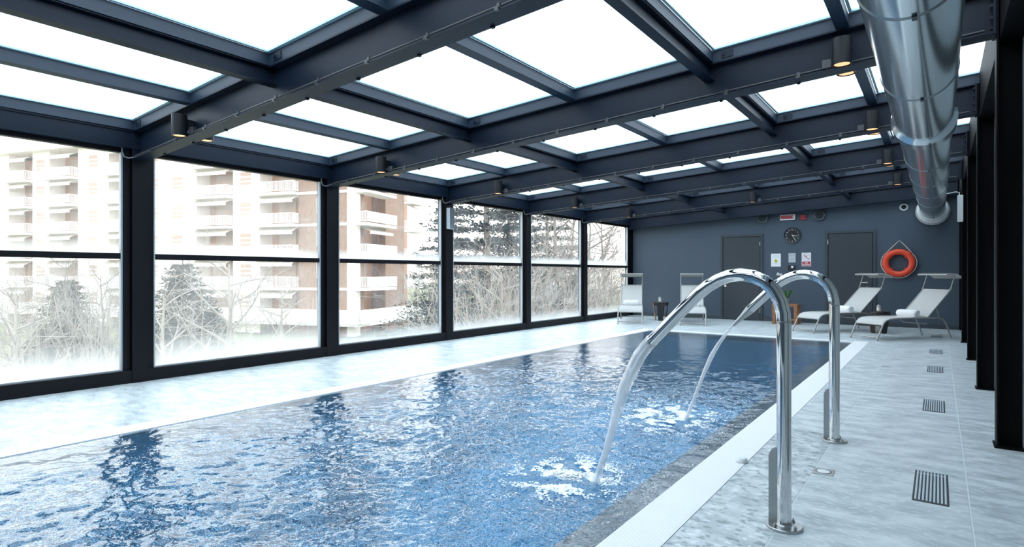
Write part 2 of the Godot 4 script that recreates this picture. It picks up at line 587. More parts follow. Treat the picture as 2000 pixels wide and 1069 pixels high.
# ------------------------------------------------------------------ roof
func roof() -> void:
	var ce := structure("ceiling", "sloping glass roof on dark steel beams", "ceiling")
	var slope := atan(0.055)
	var bs := Basis(Vector3(0, 0, 1), slope)
	var cs := cos(slope)
	var sl := func(m: MB, x0: float, x1: float, y0: float, y1: float, z0: float, z1: float) -> void:
		# a box that follows the slope: heights count from the underside of the beams
		var xm := (x0 + x1) * 0.5
		m.box(Vector3(xm, yb(xm) + (y0 + y1) * 0.5, (z0 + z1) * 0.5), Vector3((x1 - x0) / cs, y1 - y0, absf(z1 - z0)), bs)
	var gaps := [[-7.02, -6.90], [-5.74, -5.65], [-4.43, -4.33], [-3.04, -2.94], [-1.67, -1.57], [-0.64, -0.55], [0.36, 0.95]]
	for k in range(-2, 6):
		var z := zk(k) if k > -2 else ZB - 0.08
		var m := MB.new()
		sl.call(m, XL - 0.02, XR, 0.0, 0.013, z - 0.0775, z + 0.0775)
		sl.call(m, XL - 0.02, XR, 0.013, 0.287, z - 0.005, z + 0.005)
		sl.call(m, XL - 0.02, XR, 0.287, 0.30, z - 0.0775, z + 0.0775)
		var bm := part(ce, "roof_beam", m, M.steel_paint)
		# plates and bolts at both ends
		var pl := MB.new()
		pl.span(XL, XL + 0.014, yb(XL) - 0.01, yb(XL) + 0.31, z - 0.08, z + 0.08)
		pl.span(XR - 0.016, XR - 0.002, yb(XR) - 0.01, yb(XR) + 0.31, z - 0.08, z + 0.08)
		part(bm, "end_plate", pl, M.steel_paint)
		var bo := MB.new()
		for q in [0.04, 0.11, 0.19, 0.26]:
			for s in [-0.045, 0.045]:
				bo.box(Vector3(XR - 0.024, yb(XR) + q, z + s), Vector3(0.018, 0.022, 0.022))
				bo.box(Vector3(XL + 0.022, yb(XL) + q, z + s), Vector3(0.018, 0.022, 0.022))
		var x := -6.5
		while x < 0.0:
			bo.box(Vector3(x, yb(x) - 0.006, z - 0.06), Vector3(0.022, 0.012, 0.022), bs)
			x += 0.62
		part(bm, "bolts", bo, M.steel_paint)
		# upstand of the glazing on the beam
		m = MB.new()
		var za := z - 0.0775
		var zb := z + 0.0775
		if k == 5: za = ZF - 0.2
		if k == -2: zb = ZB + 0.2
		sl.call(m, -7.2, 0.95, 0.30, 0.40, za, zb)
		part(ce, "glazing_upstand", m, M.skylight_frame)
	for k in range(-2, 5):
		var z0 := (zk(k) if k > -2 else ZB - 0.08) - 0.0775
		var z1 := zk(k + 1) + 0.0775
		for g in gaps.size():
			var m := MB.new()
			sl.call(m, gaps[g][0], gaps[g][1], 0.30, 0.40, z0, z1)
			part(ce, "glazing_bar", m, M.skylight_frame)
			if g == 2 or g == 4:
				var xm: float = (gaps[g][0] + gaps[g][1]) * 0.5
				var p := MB.new()
				sl.call(p, xm - 0.042, xm + 0.042, 0.165, 0.174, z0 + 0.07, z1 - 0.07)
				sl.call(p, xm - 0.003, xm + 0.003, 0.174, 0.29, z0 + 0.07, z1 - 0.07)
				sl.call(p, xm - 0.042, xm + 0.042, 0.29, 0.30, z0, z1)
				part(ce, "purlin", p, M.steel_paint)
		for g in gaps.size() - 1:
			var x0: float = gaps[g][1]
			var x1: float = gaps[g + 1][0]
			var p := MB.new()
			sl.call(p, x0 - 0.03, x1 + 0.03, 0.414, 0.424, z0 + 0.03, z1 - 0.03)
			var pane := part(ce, "skylight_pane", p, M.roof_glass)
			var s := MB.new()
			sl.call(s, x0, x1, 0.396, 0.413, z0, z0 - 0.030)
			sl.call(s, x0, x1, 0.396, 0.413, z1 + 0.030, z1)
			sl.call(s, x0, x0 + 0.022, 0.399, 0.413, z0 - 0.022, z1 + 0.022)
			sl.call(s, x1 - 0.022, x1, 0.399, 0.413, z0 - 0.022, z1 + 0.022)
			part(pane, "edge_seal", s, M.spacer)
			if g % 2 == 0:
				# small bracket plates in the corner of each opening
				var br := MB.new()
				br.box(Vector3(x0 + 0.12, yb(x0) + 0.35, z1 + 0.004), Vector3(0.10, 0.06, 0.006), bs)
				br.box(Vector3(x0 + 0.09, yb(x0) + 0.35, z1 + 0.012), Vector3(0.018, 0.018, 0.012), bs)
				part(pane, "bracket", br, M.steel_paint)
	# right roof edge
	part(ce, "ridge_beam", MB.new().span(0.33, 0.48, 2.74, 3.2, ZB, ZF), M.black_steel)

# ------------------------------------------------------------------ windows
func windows() -> void:
	var n := 0
	for k in range(-2, 5):
		n += 1
		var z0 := (zk(k) if k > -2 else ZB) - 0.0775
		var z1 := (zk(k + 1) if k + 1 < 5 else ZF + 0.09) + 0.0775
		var wi := structure("window_%d" % n, "tall two-pane window, number %d from the near end of the glazed side" % n, "window")
		var x := -7.02
		var f := MB.new()
		f.span(x - 0.05, x + 0.075, 0.0, 0.135, z0, z1)
		f.span(x - 0.05, x + 0.03, 2.455, 2.51, z0, z1)
		f.span(x - 0.05, x + 0.03, 0.135, 2.455, z0, z0 - 0.075)
		f.span(x - 0.05, x + 0.03, 0.135, 2.455, z1 + 0.075, z1)
		var fr := part(wi, "frame", f, M.window_frame)
		part(fr, "glazing_bead", MB.new().span(x - 0.01, x + 0.036, 0.135, 2.455, z1 + 0.075, z1 + 0.092).span(x - 0.01, x + 0.036, 0.135, 2.455, z0 - 0.075, z0 - 0.088).span(x - 0.01, x + 0.03, 0.135, 0.148, z0 - 0.09, z1 + 0.09), M.grey_plastic)
		part(wi, "mullion", MB.new().span(x - 0.04, x + 0.035, 1.325, 1.385, z0 - 0.075, z1 + 0.075), M.window_frame)
		var spans := [[0.148, 1.325, "lower_pane"], [1.385, 2.455, "upper_pane"]]
		for q in 2:
			var s = spans[q]
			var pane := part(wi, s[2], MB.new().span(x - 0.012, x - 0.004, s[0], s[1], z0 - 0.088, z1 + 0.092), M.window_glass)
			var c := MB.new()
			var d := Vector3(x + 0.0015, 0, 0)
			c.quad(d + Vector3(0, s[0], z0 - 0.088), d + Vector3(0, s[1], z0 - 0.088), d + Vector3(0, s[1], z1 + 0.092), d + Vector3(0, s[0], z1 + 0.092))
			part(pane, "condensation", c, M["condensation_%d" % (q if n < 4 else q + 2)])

# ------------------------------------------------------------------ far wall, doors
func far_wall() -> void:
	var wf := structure("wall_far", "matt blue grey end wall with two doors", "wall")
	part(wf, "wall_surface", MB.new().span(-7.1, 0.95, 0.0, 3.3, ZF, ZF - 0.2), M.far_wall_paint)
	var doors := [[-4.512, -3.496, 1, "left of the clock"], [-2.128, -1.126, -1, "between the signs and the lifebuoy"]]
	for d in 2:
		var a: float = doors[d][0]
		var b: float = doors[d][1]
		var s: int = doors[d][2]
		var o := structure("door_%d" % (d + 1), "dark grey flush door %s" % doors[d][3], "door")
		var f := MB.new()
		f.span(a, a + 0.055, 0.0, 2.145, ZF, ZF + 0.035)
		f.span(b - 0.055, b, 0.0, 2.145, ZF, ZF + 0.035)
		f.span(a + 0.055, b - 0.055, 2.09, 2.145, ZF, ZF + 0.035)
		part(o, "frame", f, M.door_frame_paint)
		part(o, "rebate", MB.new().span(a + 0.055, b - 0.055, 0.0, 2.09, ZF, ZF + 0.006), M.black_plastic)
		var leaf := part(o, "leaf", MB.new().cbox(Vector3((a + b) * 0.5, 1.045, ZF + 0.014), Vector3(b - a - 0.13, 2.07, 0.022), 0.003), M.door_paint)
		var hx := a + 0.12 if s > 0 else b - 0.17
		var h := MB.new()
		h.tube([Vector3(hx, 0.965, ZF + 0.02), Vector3(hx, 0.965, ZF + 0.065)], [0.012], 10)
		h.tube([Vector3(hx, 0.965, ZF + 0.06), Vector3(hx + 0.06 * s, 0.968, ZF + 0.068), Vector3(hx + 0.13 * s, 0.962, ZF + 0.064)], [0.012, 0.011, 0.009], 10)
		h.lathe([Vector2(0.0, 0.012), Vector2(0.026, 0.012), Vector2(0.026, 0.0)], 16, Transform3D(Basis(Vector3.RIGHT, PI / 2), Vector3(hx, 0.965, ZF + 0.024)))
		part(leaf, "handle", h, M.silver)
		part(leaf, "key_plate", MB.new().box(Vector3(hx, 0.855, ZF + 0.027), Vector3(0.05, 0.05, 0.008)), M.silver)
		for hy in [0.25, 1.90]:
			var x := b - 0.06 if s > 0 else a + 0.06
			part(leaf, "hinge", MB.new().tube([Vector3(x, hy - 0.05, ZF + 0.036), Vector3(x, hy + 0.05, ZF + 0.036)], [0.009], 8), M.silver)
	var bb := structure("baseboard_far", "dark skirting along the foot of the end wall", "baseboard")
	for s in [[-7.0, -4.512], [-3.496, -2.128], [-1.126, 0.34]]:
		part(bb, "skirting", MB.new().span(s[0], s[1], 0.0, 0.085, ZF, ZF + 0.014), M.baseboard_paint)

# ------------------------------------------------------------------ pool
func wave(x: float, z: float, a: FastNoiseLite, b: FastNoiseLite, c: FastNoiseLite) -> float:
	var d1 := Vector2(x + 1.56, z + 2.9).length()
	var d2 := Vector2(x + 1.65, z + 4.6).length()
	var d := minf(d1, d2)
	var calm := 0.10 + 0.90 * clampf((z + 9.0) / 3.4, 0.0, 1.0)          # still water at the far end
	calm *= 0.40 + 0.45 * clampf((x + 4.6) / 1.6, 0.0, 1.0) + 0.45 * exp(-d * d / 5.0)
	var wx := x + 0.10 * b.get_noise_2d(x + 40.0, z)
	var wz := z + 0.10 * b.get_noise_2d(x, z + 40.0)
	var h := 0.022 * a.get_noise_2d(wx, wz) + 0.0085 * b.get_noise_2d(wx, wz)
	h += 0.0030 * (1.0 - 2.0 * absf(c.get_noise_2d(wx, wz))) * (0.5 + exp(-d * d / 3.0))
	h *= calm
	h += 0.012 * exp(-d * 1.6) * sin(d * 26.0) * clampf(d / 0.1, 0.0, 1.0) * 0.6
	var edge := clampf(minf(x - PX0, PX1 - x) / 0.20, 0.15, 1.0) * clampf((z - PZ1) / 0.25, 0.1, 1.0)
	return h * edge

func pool() -> void:
	var po := thing("swimming_pool", "long rectangular pool basin with blue lining sunk in the deck", "pool")
	var dp := -1.35
	part(po, "basin_floor", MB.new().span(PX0 - 0.2, PX1 + 0.2, dp - 0.1, dp, PZ0, PZ1), M.pool_lining)
	part(po, "basin_wall", MB.new().span(PX0 - 0.2, PX0, dp, -0.03, PZ0, PZ1), M.pool_lining)
	part(po, "basin_wall", MB.new().span(PX1 - 0.19, PX1 + 0.01, dp, -0.055, PZ0, PZ1), M.pool_lining)
	part(po, "basin_wall", MB.new().span(PX0 - 0.2, PX1 + 0.2, dp, -0.03, PZ1 - 0.2, PZ1), M.pool_lining)
	part(po, "basin_wall", MB.new().span(PX0 - 0.2, PX1 + 0.2, dp, -0.03, PZ0, PZ0 + 0.2), M.pool_lining)
	# stone rim just under the water on the spout side
	var z := PZ0
	while z > PZ1 + 0.1:
		var z1 := maxf(z - 1.2, PZ1)
		part(po, "rim_stone", MB.new().cbox(Vector3(PX1 - 0.085, -0.037, (z + z1) * 0.5), Vector3(0.175, 0.034, z - z1 - 0.003), 0.006), M.coping_stone)
		z = z1
	# water
	var a := noise(101, 1.5, 2)
	var b := noise(102, 5.6, 2)
	var c := noise(103, 12.0, 2)
	var xs := PackedFloat32Array()
	var zs := PackedFloat32Array()
	var nx := 210
	for q in nx + 1: xs.append(lerpf(PX0, PX1, float(q) / nx))
	var zz := PZ0
	while zz > PZ1:
		zs.append(zz)
		zz -= 0.06 if zz > -0.6 else (0.0165 if zz > -6.6 else 0.032)
	zs.append(PZ1)
	var nz := zs.size()
	var m := MB.new()
	var hs := PackedFloat32Array()
	hs.resize((nx + 1) * nz)
	for j in nz:
		for q in nx + 1:
			hs[j * (nx + 1) + q] = wave(xs[q], zs[j], a, b, c)
	var y0 := -0.006
	for j in nz:
		var j0 := maxi(j - 1, 0)
		var j1 := mini(j + 1, nz - 1)
		for q in nx + 1:
			var q0 := maxi(q - 1, 0)
			var q1 := mini(q + 1, nx)
			var dx := (hs[j * (nx + 1) + q1] - hs[j * (nx + 1) + q0]) / (xs[q1] - xs[q0])
			var dz := (hs[j1 * (nx + 1) + q] - hs[j0 * (nx + 1) + q]) / (zs[j1] - zs[j0])
			m.vert(Vector3(xs[q], y0 + hs[j * (nx + 1) + q], zs[j]), Vector3(-dx, 1, -dz).normalized(), Vector2(xs[q], zs[j]))
	for j in nz - 1:
		for q in nx:
			var k := j * (nx + 1) + q
			m.tri(k, k + nx + 1, k + nx + 2); m.tri(k, k + nx + 2, k + 1)
	var wt := part(self, "pool_water", m, M.water)
	tag(wt, "rippled blue water filling the swimming pool", "water")
	# gratings over the overflow channel
	grating("white slatted overflow grating along the spout side of the pool", PX1, PX1 + 0.233, PZ0 + 0.23, PZ1 - 0.23, true)
	grating("white slatted overflow grating along the window side of the pool", PX0 - 0.23, PX0, PZ0 + 0.23, PZ1 - 0.23, true)
	grating("white slatted overflow grating across the far end of the pool", PX0, PX1, PZ1, PZ1 - 0.23, false)

func grating(label: String, x0: float, x1: float, z0: float, z1: float, along_z: bool) -> void:
	var g := thing("overflow_grating", label, "grating", Vector3.ZERO, 0.0, "overflow gratings")
	part(g, "channel", MB.new().span(x0, x1, -0.10, -0.030, z0, z1), M.channel)
	var m := MB.new()
	var pitch := 0.0125
	var w := 0.0100
	if along_z:
		var z := z0 - 0.006
		while z > z1 + 0.006:
			m.box(Vector3((x0 + x1) * 0.5, -0.008, z), Vector3(x1 - x0 - 0.008, 0.016, w))
			z -= pitch
		for q in 4:
			m.box(Vector3(lerpf(x0 + 0.02, x1 - 0.02, q / 3.0), -0.013, (z0 + z1) * 0.5), Vector3(0.012, 0.018, z0 - z1))
	else:
		var x := x0 + 0.006
		while x < x1 - 0.006:
			m.box(Vector3(x, -0.008, (z0 + z1) * 0.5), Vector3(w, 0.016, z0 - z1 - 0.008))
			x += pitch
		for q in 4:
			m.box(Vector3((x0 + x1) * 0.5, -0.013, lerpf(z0 - 0.02, z1 + 0.02, q / 3.0)), Vector3(x1 - x0, 0.018, 0.012))
	part(g, "slats", m, M.grate_white).set_meta("kind", "stuff")

# ------------------------------------------------------------------ deck fittings
func deck_fittings() -> void:
	var names := ["closest to the viewer", "second from the viewer", "third from the viewer", "fourth, before the sun lounger", "half hidden under the right sun lounger"]
	var zs := [-3.93, -6.36, -8.78, -10.78, -13.4]
	for k in 5:
		var g := thing("floor_drain", "black slotted floor drain grille %s" % names[k], "drain", Vector3(-0.035, 0, zs[k]), 0.0, "floor drains in the right deck")
		part(g, "recess", MB.new().span(-0.078, 0.078, 0.0, 0.0012, -0.285, 0.285), M.black_plastic)
		for s in 9:
			part(g, "bar", MB.new().cbox(Vector3(-0.064 + 0.016 * s, 0.0022, -0.004), Vector3(0.0088, 0.004, 0.535), 0.001), M.box_grey)
		part(g, "cross_bar", MB.new().span(-0.07, 0.07, 0.0, 0.0026, -0.235, -0.225), M.box_grey)
	var sl := [[-1.66, "nearest window"], [-3.95, "second window"], [-6.5, "third window"], [-8.9, "fourth window"]]
	for s in sl:
		var o := thing("floor_slot", "narrow dark air slot in the deck below the %s" % s[1], "vent", Vector3(-6.86, 0, s[0]), 0.0, "air slots below the windows")
		part(o, "frame", MB.new().span(-0.045, 0.045, 0.0, 0.002, -0.33, 0.33), M.box_grey)
		part(o, "slot", MB.new().span(-0.034, 0.034, 0.002, 0.0026, -0.315, 0.315), M.channel)
	var p := thing("floor_plate", "small steel floor socket plate between the two spouts", "plate", Vector3(-0.548, 0, -3.85), 0.05)
	part(p, "plate", MB.new().cbox(Vector3(0, 0.002, 0), Vector3(0.11, 0.004, 0.12), 0.001), M.brushed_steel)
	part(p, "lid", MB.new().lathe([Vector2(0.0, 0.006), Vector2(0.034, 0.006), Vector2(0.036, 0.004)], 24), M.white_plastic)
	part(p, "ring", MB.new().lathe([Vector2(0.036, 0.0045), Vector2(0.042, 0.0045), Vector2(0.043, 0.0038)], 24), M.black_plastic)
	p = thing("floor_plate", "thin dark strip plate in the deck near the far drains", "plate", Vector3(-0.53, 0, -8.65))
	part(p, "plate", MB.new().cbox(Vector3(0, 0.001, 0), Vector3(0.11, 0.003, 0.05), 0.001), M.channel)
	part(p, "slot", MB.new().span(-0.04, 0.04, 0.0025, 0.0032, -0.008, 0.008), M.black_plastic)
	p = thing("push_button", "round white push button on the overflow grating", "button", Vector3(-0.985, 0, -3.76))
	part(p, "base", MB.new().lathe([Vector2(0.0, 0.004), Vector2(0.036, 0.004), Vector2(0.036, 0.0)], 24), M.channel)
	part(p, "cap", MB.new().lathe([Vector2(0.0, 0.028), Vector2(0.026, 0.028), Vector2(0.031, 0.022), Vector2(0.033, 0.004)], 24), M.white_plastic)
	p = thing("floor_plate", "pale square cover plate in the window deck", "plate", Vector3(-5.96, 0, -3.94))
	part(p, "plate", MB.new().cbox(Vector3(0, 0.0015, 0), Vector3(0.16, 0.003, 0.16), 0.001), M.white_plastic)

# ------------------------------------------------------------------ spouts and jets
func fountains() -> void:
	var arc1 := [Vector2(0, 0.005), Vector2(0, 0.30), Vector2(0, 0.62), Vector2(0, 0.93)]
	# swan neck: rises, bends over a tight bow and runs down straight
	var bow := [Vector2(-0.003, 0.985), Vector2(-0.016, 1.042), Vector2(-0.043, 1.092), Vector2(-0.083, 1.132), Vector2(-0.134, 1.156), Vector2(-0.190, 1.164), Vector2(-0.245, 1.158), Vector2(-0.298, 1.138), Vector2(-0.348, 1.108), Vector2(-0.397, 1.068)]
	for f in 2:
		var at := Vector3(-0.576, 0, -2.907) if f == 0 else Vector3(-0.588, 0, -4.607)
		var label := "chrome swan neck water spout nearest the viewer" if f == 0 else "chrome swan neck water spout with tapered nozzle, farther along the pool"
		var o := thing("water_spout", label, "water spout", at, 0.0, "chrome spouts beside the pool")
		var pts := []
		for q in arc1: pts.append(Vector3(q.x, q.y, 0))
		for q in bow: pts.append(Vector3(q.x, q.y, 0))
		var r := 0.0315 if f == 0 else 0.034
		var tip := Vector2(-0.650, 0.808)
		if f == 0:
			for q in 4:
				var p: Vector2 = (bow[9] as Vector2).lerp(tip, (q + 1) / 4.0)
				pts.append(Vector3(p.x, p.y, 0))
			part(o, "pipe", MB.new().tube(pts, [r], 28, false), M.chrome)
			part(o, "mouth_rim", MB.new().tube([pts[-1] + Vector3(0.0025, 0.003, 0), pts[-1] + Vector3(-0.003, -0.003, 0)], [r + 0.0015], 28, false), M.brushed_steel)
		else:
			tip = Vector2(-0.56, 0.90)
			for q in 3:
				var p: Vector2 = (bow[9] as Vector2).lerp(tip, (q + 1) / 3.0)
				pts.append(Vector3(p.x, p.y, 0))
			part(o, "pipe", MB.new().tube(pts, [r], 28, false), M.chrome)
			var e: Vector3 = pts[-1]
			part(o, "nozzle", MB.new().tube([e, e + Vector3(-0.01, -0.0105, 0), e + Vector3(-0.06, -0.063, 0), e + Vector3(-0.125, -0.130, 0)], [r, r * 0.95, r * 0.62, 0.011], 24, false), M.brushed_steel)
		part(o, "joint_ring", MB.new().tube([Vector3(0, 0.945, 0), Vector3(0, 0.951, 0)], [r + 0.0012], 28), M.brushed_steel)
		# flat stop rising from the base plate on the pool side
		var fin := PackedVector2Array([Vector2(-0.066, 0.01), Vector2(-0.02, 0.01), Vector2(-0.02, 0.365), Vector2(-0.038, 0.362), Vector2(-0.052, 0.352), Vector2(-0.062, 0.335), Vector2(-0.066, 0.315)])
		part(o, "guard_plate", MB.new().slab(fin, 0.006), M.brushed_steel)
		part(o, "base_plate", MB.new().lathe([Vector2(0.0, 0.014), Vector2(0.077, 0.014), Vector2(0.080, 0.011), Vector2(0.080, 0.0)], 40), M.brushed_steel)
		part(o, "weld", MB.new().lathe([Vector2(r, 0.019), Vector2(r + 0.004, 0.014)], 28), M.brushed_steel)
		for q in 4:
			var an := TAU * q / 4.0 + 0.5
			var bp := Vector3(cos(an) * 0.060, 0, sin(an) * 0.060)
			var bolt := part(o, "bolt", MB.new().lathe([Vector2(0.0, 0.024), Vector2(0.0075, 0.024), Vector2(0.0075, 0.014)], 6, Transform3D(Basis(), bp)), M.brushed_steel)
			part(bolt, "stud", MB.new().lathe([Vector2(0.0, 0.033), Vector2(0.0035, 0.032), Vector2(0.0042, 0.024)], 10, Transform3D(Basis(), bp)), M.silver)
	# jets
	var j1 := [Vector2(-1.215, 0.822), Vector2(-1.245, 0.790), Vector2(-1.29, 0.728), Vector2(-1.335, 0.645), Vector2(-1.375, 0.55), Vector2(-1.41, 0.44), Vector2(-1.445, 0.32), Vector2(-1.48, 0.20), Vector2(-1.52, 0.09), Vector2(-1.555, -0.01)]
	var r1 := [0.0295, 0.031, 0.032, 0.031, 0.028, 0.023, 0.019, 0.017, 0.017, 0.020]
	var j2 := [Vector2(-1.268, 0.778), Vector2(-1.32, 0.715), Vector2(-1.385, 0.620), Vector2(-1.44, 0.52), Vector2(-1.49, 0.40), Vector2(-1.535, 0.28), Vector2(-1.575, 0.17), Vector2(-1.61, 0.08), Vector2(-1.645, -0.01)]
	var r2 := [0.0105, 0.012, 0.014, 0.0145, 0.014, 0.013, 0.013, 0.014, 0.016]
	jet("water jet falling from the nearest chrome spout", j1, r1, -2.907, 5)
	jet("thin water jet falling from the far chrome spout", j2, r2, -4.607, 6)
	bubbles()
	foam("white foam where the nearest jet hits the pool", Vector3(-1.56, 0, -2.907), 4500, 0.62, 11)
	foam("white foam where the far jet hits the pool", Vector3(-1.65, 0, -4.607), 5500, 0.80, 12)

func bubbles() -> void:
	# air carried down by the jets, hanging under the surface of the near half of the pool
	var mm := MultiMesh.new()
	mm.transform_format = MultiMesh.TRANSFORM_3D
	var s := SphereMesh.new()
	s.radius = 1.0
	s.height = 2.0
	s.radial_segments = 5
	s.rings = 2
	mm.mesh = s
	mm.instance_count = 210000
	var rng := RandomNumberGenerator.new()
	rng.seed = 77
	var nz := noise(78, 1.6, 3)
	var k := 0
	while k < mm.instance_count:
		var p: Vector3
		if rng.randf() < 0.45:
			var c := Vector3(-1.6, 0, -2.9) if rng.randf() < 0.5 else Vector3(-1.75, 0, -4.6)
			p = c + Vector3(rng.randfn(-0.15, 0.55), 0, rng.randfn(0, 0.65))
		else:
			p = Vector3(rng.randf_range(PX0 + 0.1, PX1 - 0.2), 0, rng.randf_range(-6.4, 0.4))
		if p.x < PX0 + 0.06 or p.x > PX1 - 0.21 or p.z > PZ0 - 0.1: continue
		if p.z < -5.6 and rng.randf() < (-5.6 - p.z) / 0.9: continue
		if nz.get_noise_2d(p.x, p.z * 1.4) < rng.randf_range(-0.35, 0.30): continue
		p.y = -0.06 - absf(rng.randfn(0, 0.20))
		var r := rng.randf_range(0.0017, 0.0036)
		mm.set_instance_transform(k, Transform3D(Basis().scaled(Vector3(r * 1.3, r * 0.8, r * 1.3)), p))
		k += 1
	var o := MultiMeshInstance3D.new()
	o.name = "air_bubbles"
	o.multimesh = mm
	o.material_override = M.bubble
	add_child(o)
	o.set_meta("kind", "stuff")
	tag(o, "cloud of pale blue air bubbles under the surface around the jets", "bubbles")

func jet(label: String, path: Array, radii: Array, z: float, sd: int) -> void:
	var o := thing("water_jet", label, "water jet", Vector3.ZERO, 0.0, "water jets from the spouts")
	var nz := noise(sd, 1.0, 2)
	var cv := Curve3D.new()
	for p in path: cv.add_point(Vector3(p.x, p.y, z))
	var m := MB.new()
	var n := 60
	var sides := 28
	for k in n + 1:
		var f := float(k) / n
		var c := cv.sample_baked(f * cv.get_baked_length())
		var d := (cv.sample_baked(minf(f + 0.02, 1.0) * cv.get_baked_length()) - cv.sample_baked(maxf(f - 0.02, 0.0) * cv.get_baked_length())).normalized()
		var s := Vector3(0, 0, 1)
		var u := s.cross(d).normalized()
		var rf := f * (radii.size() - 1)
		var r0: float = radii[int(rf)]
		var r1: float = radii[mini(int(rf) + 1, radii.size() - 1)]
		var r := lerpf(r0, r1, rf - int(rf))
		for q in sides:
			var a := TAU * q / sides
			# ropes of water that twist a little on the way down
			var w := 1.0 + 0.34 * nz.get_noise_2d(cos(a + f * 0.8) * 2.2 + 5.0, sin(a + f * 0.8) * 2.2 + f * 1.6) + 0.10 * f * nz.get_noise_2d(q * 3.0, f * 25.0)
			var dir := s * cos(a) + u * sin(a)
			m.vert(c + dir * (r * w), dir)
	for k in n:
		for q in sides:
			var a := k * sides + q
			var b := k * sides + (q + 1) % sides
			m.tri(a, b, b + sides); m.tri(a, b + sides, a + sides)
	part(o, "stream", m, M.jet_water)
	# paler ropes of water inside the stream
	var st := MB.new()
	for q in 5:
		var pts := []
		var rr := []
		for k in 25:
			var f := k / 24.0
			var c := cv.sample_baked(f * cv.get_baked_length())
			var rf := f * (radii.size() - 1)
			var r: float = lerpf(radii[int(rf)], radii[mini(int(rf) + 1, radii.size() - 1)], rf - int(rf))
			var a := q * 0.9 + 1.2 * f + 0.5 * nz.get_noise_2d(q * 9.0, f * 3.0)
			var off: float = r * (0.25 + 0.6 * absf(nz.get_noise_2d(f * 2.0, q * 5.0)))
			pts.append(c + Vector3(sin(a) * off * 0.7, sin(a) * off * 0.5, cos(a) * off))
			rr.append(r * (0.05 + 0.05 * absf(nz.get_noise_2d(f * 6.0, q * 3.0 + 50.0))))
		st.tube(pts, rr, 6)
	part(o, "strands", st, M.foam)

func foam(label: String, at: Vector3, count: int, spread: float, sd: int) -> void:
	var mm := MultiMesh.new()
	mm.transform_format = MultiMesh.TRANSFORM_3D
	var s := SphereMesh.new()
	s.radius = 1.0
	s.height = 2.0
	s.radial_segments = 8
	s.rings = 4
	mm.mesh = s
	mm.instance_count = count
	var rng := RandomNumberGenerator.new()
	rng.seed = sd
	var nz := noise(sd, 6.0, 2)
	var k := 0
	while k < count:
		var d := absf(rng.randfn(0.0, spread * 0.5))
		var a := rng.randf() * TAU
		var x := cos(a) * d * 0.85 - 0.16
		var z := sin(a) * d * 1.1
		if nz.get_noise_2d(x, z) < -0.05 + d * 0.35: continue
		var r := rng.randf_range(0.0018, 0.0055) * (1.3 - minf(d / spread, 0.9))
		var b := Basis(Vector3.UP, rng.randf() * TAU).scaled(Vector3(r * rng.randf_range(1.0, 2.4), r * rng.randf_range(0.35, 0.8), r * rng.randf_range(1.0, 2.4)))
		var lift := 0.0
		if d < 0.12 and rng.randf() < 0.25: lift = rng.randf() * 0.02
		mm.set_instance_transform(k, Transform3D(b, at + Vector3(x, -0.002 + lift, z)))
		k += 1
	var o := MultiMeshInstance3D.new()
	o.name = numbered("water_foam")
	o.multimesh = mm
	o.material_override = M.foam
	add_child(o)
	o.set_meta("kind", "stuff")
	tag(o, label, "foam")

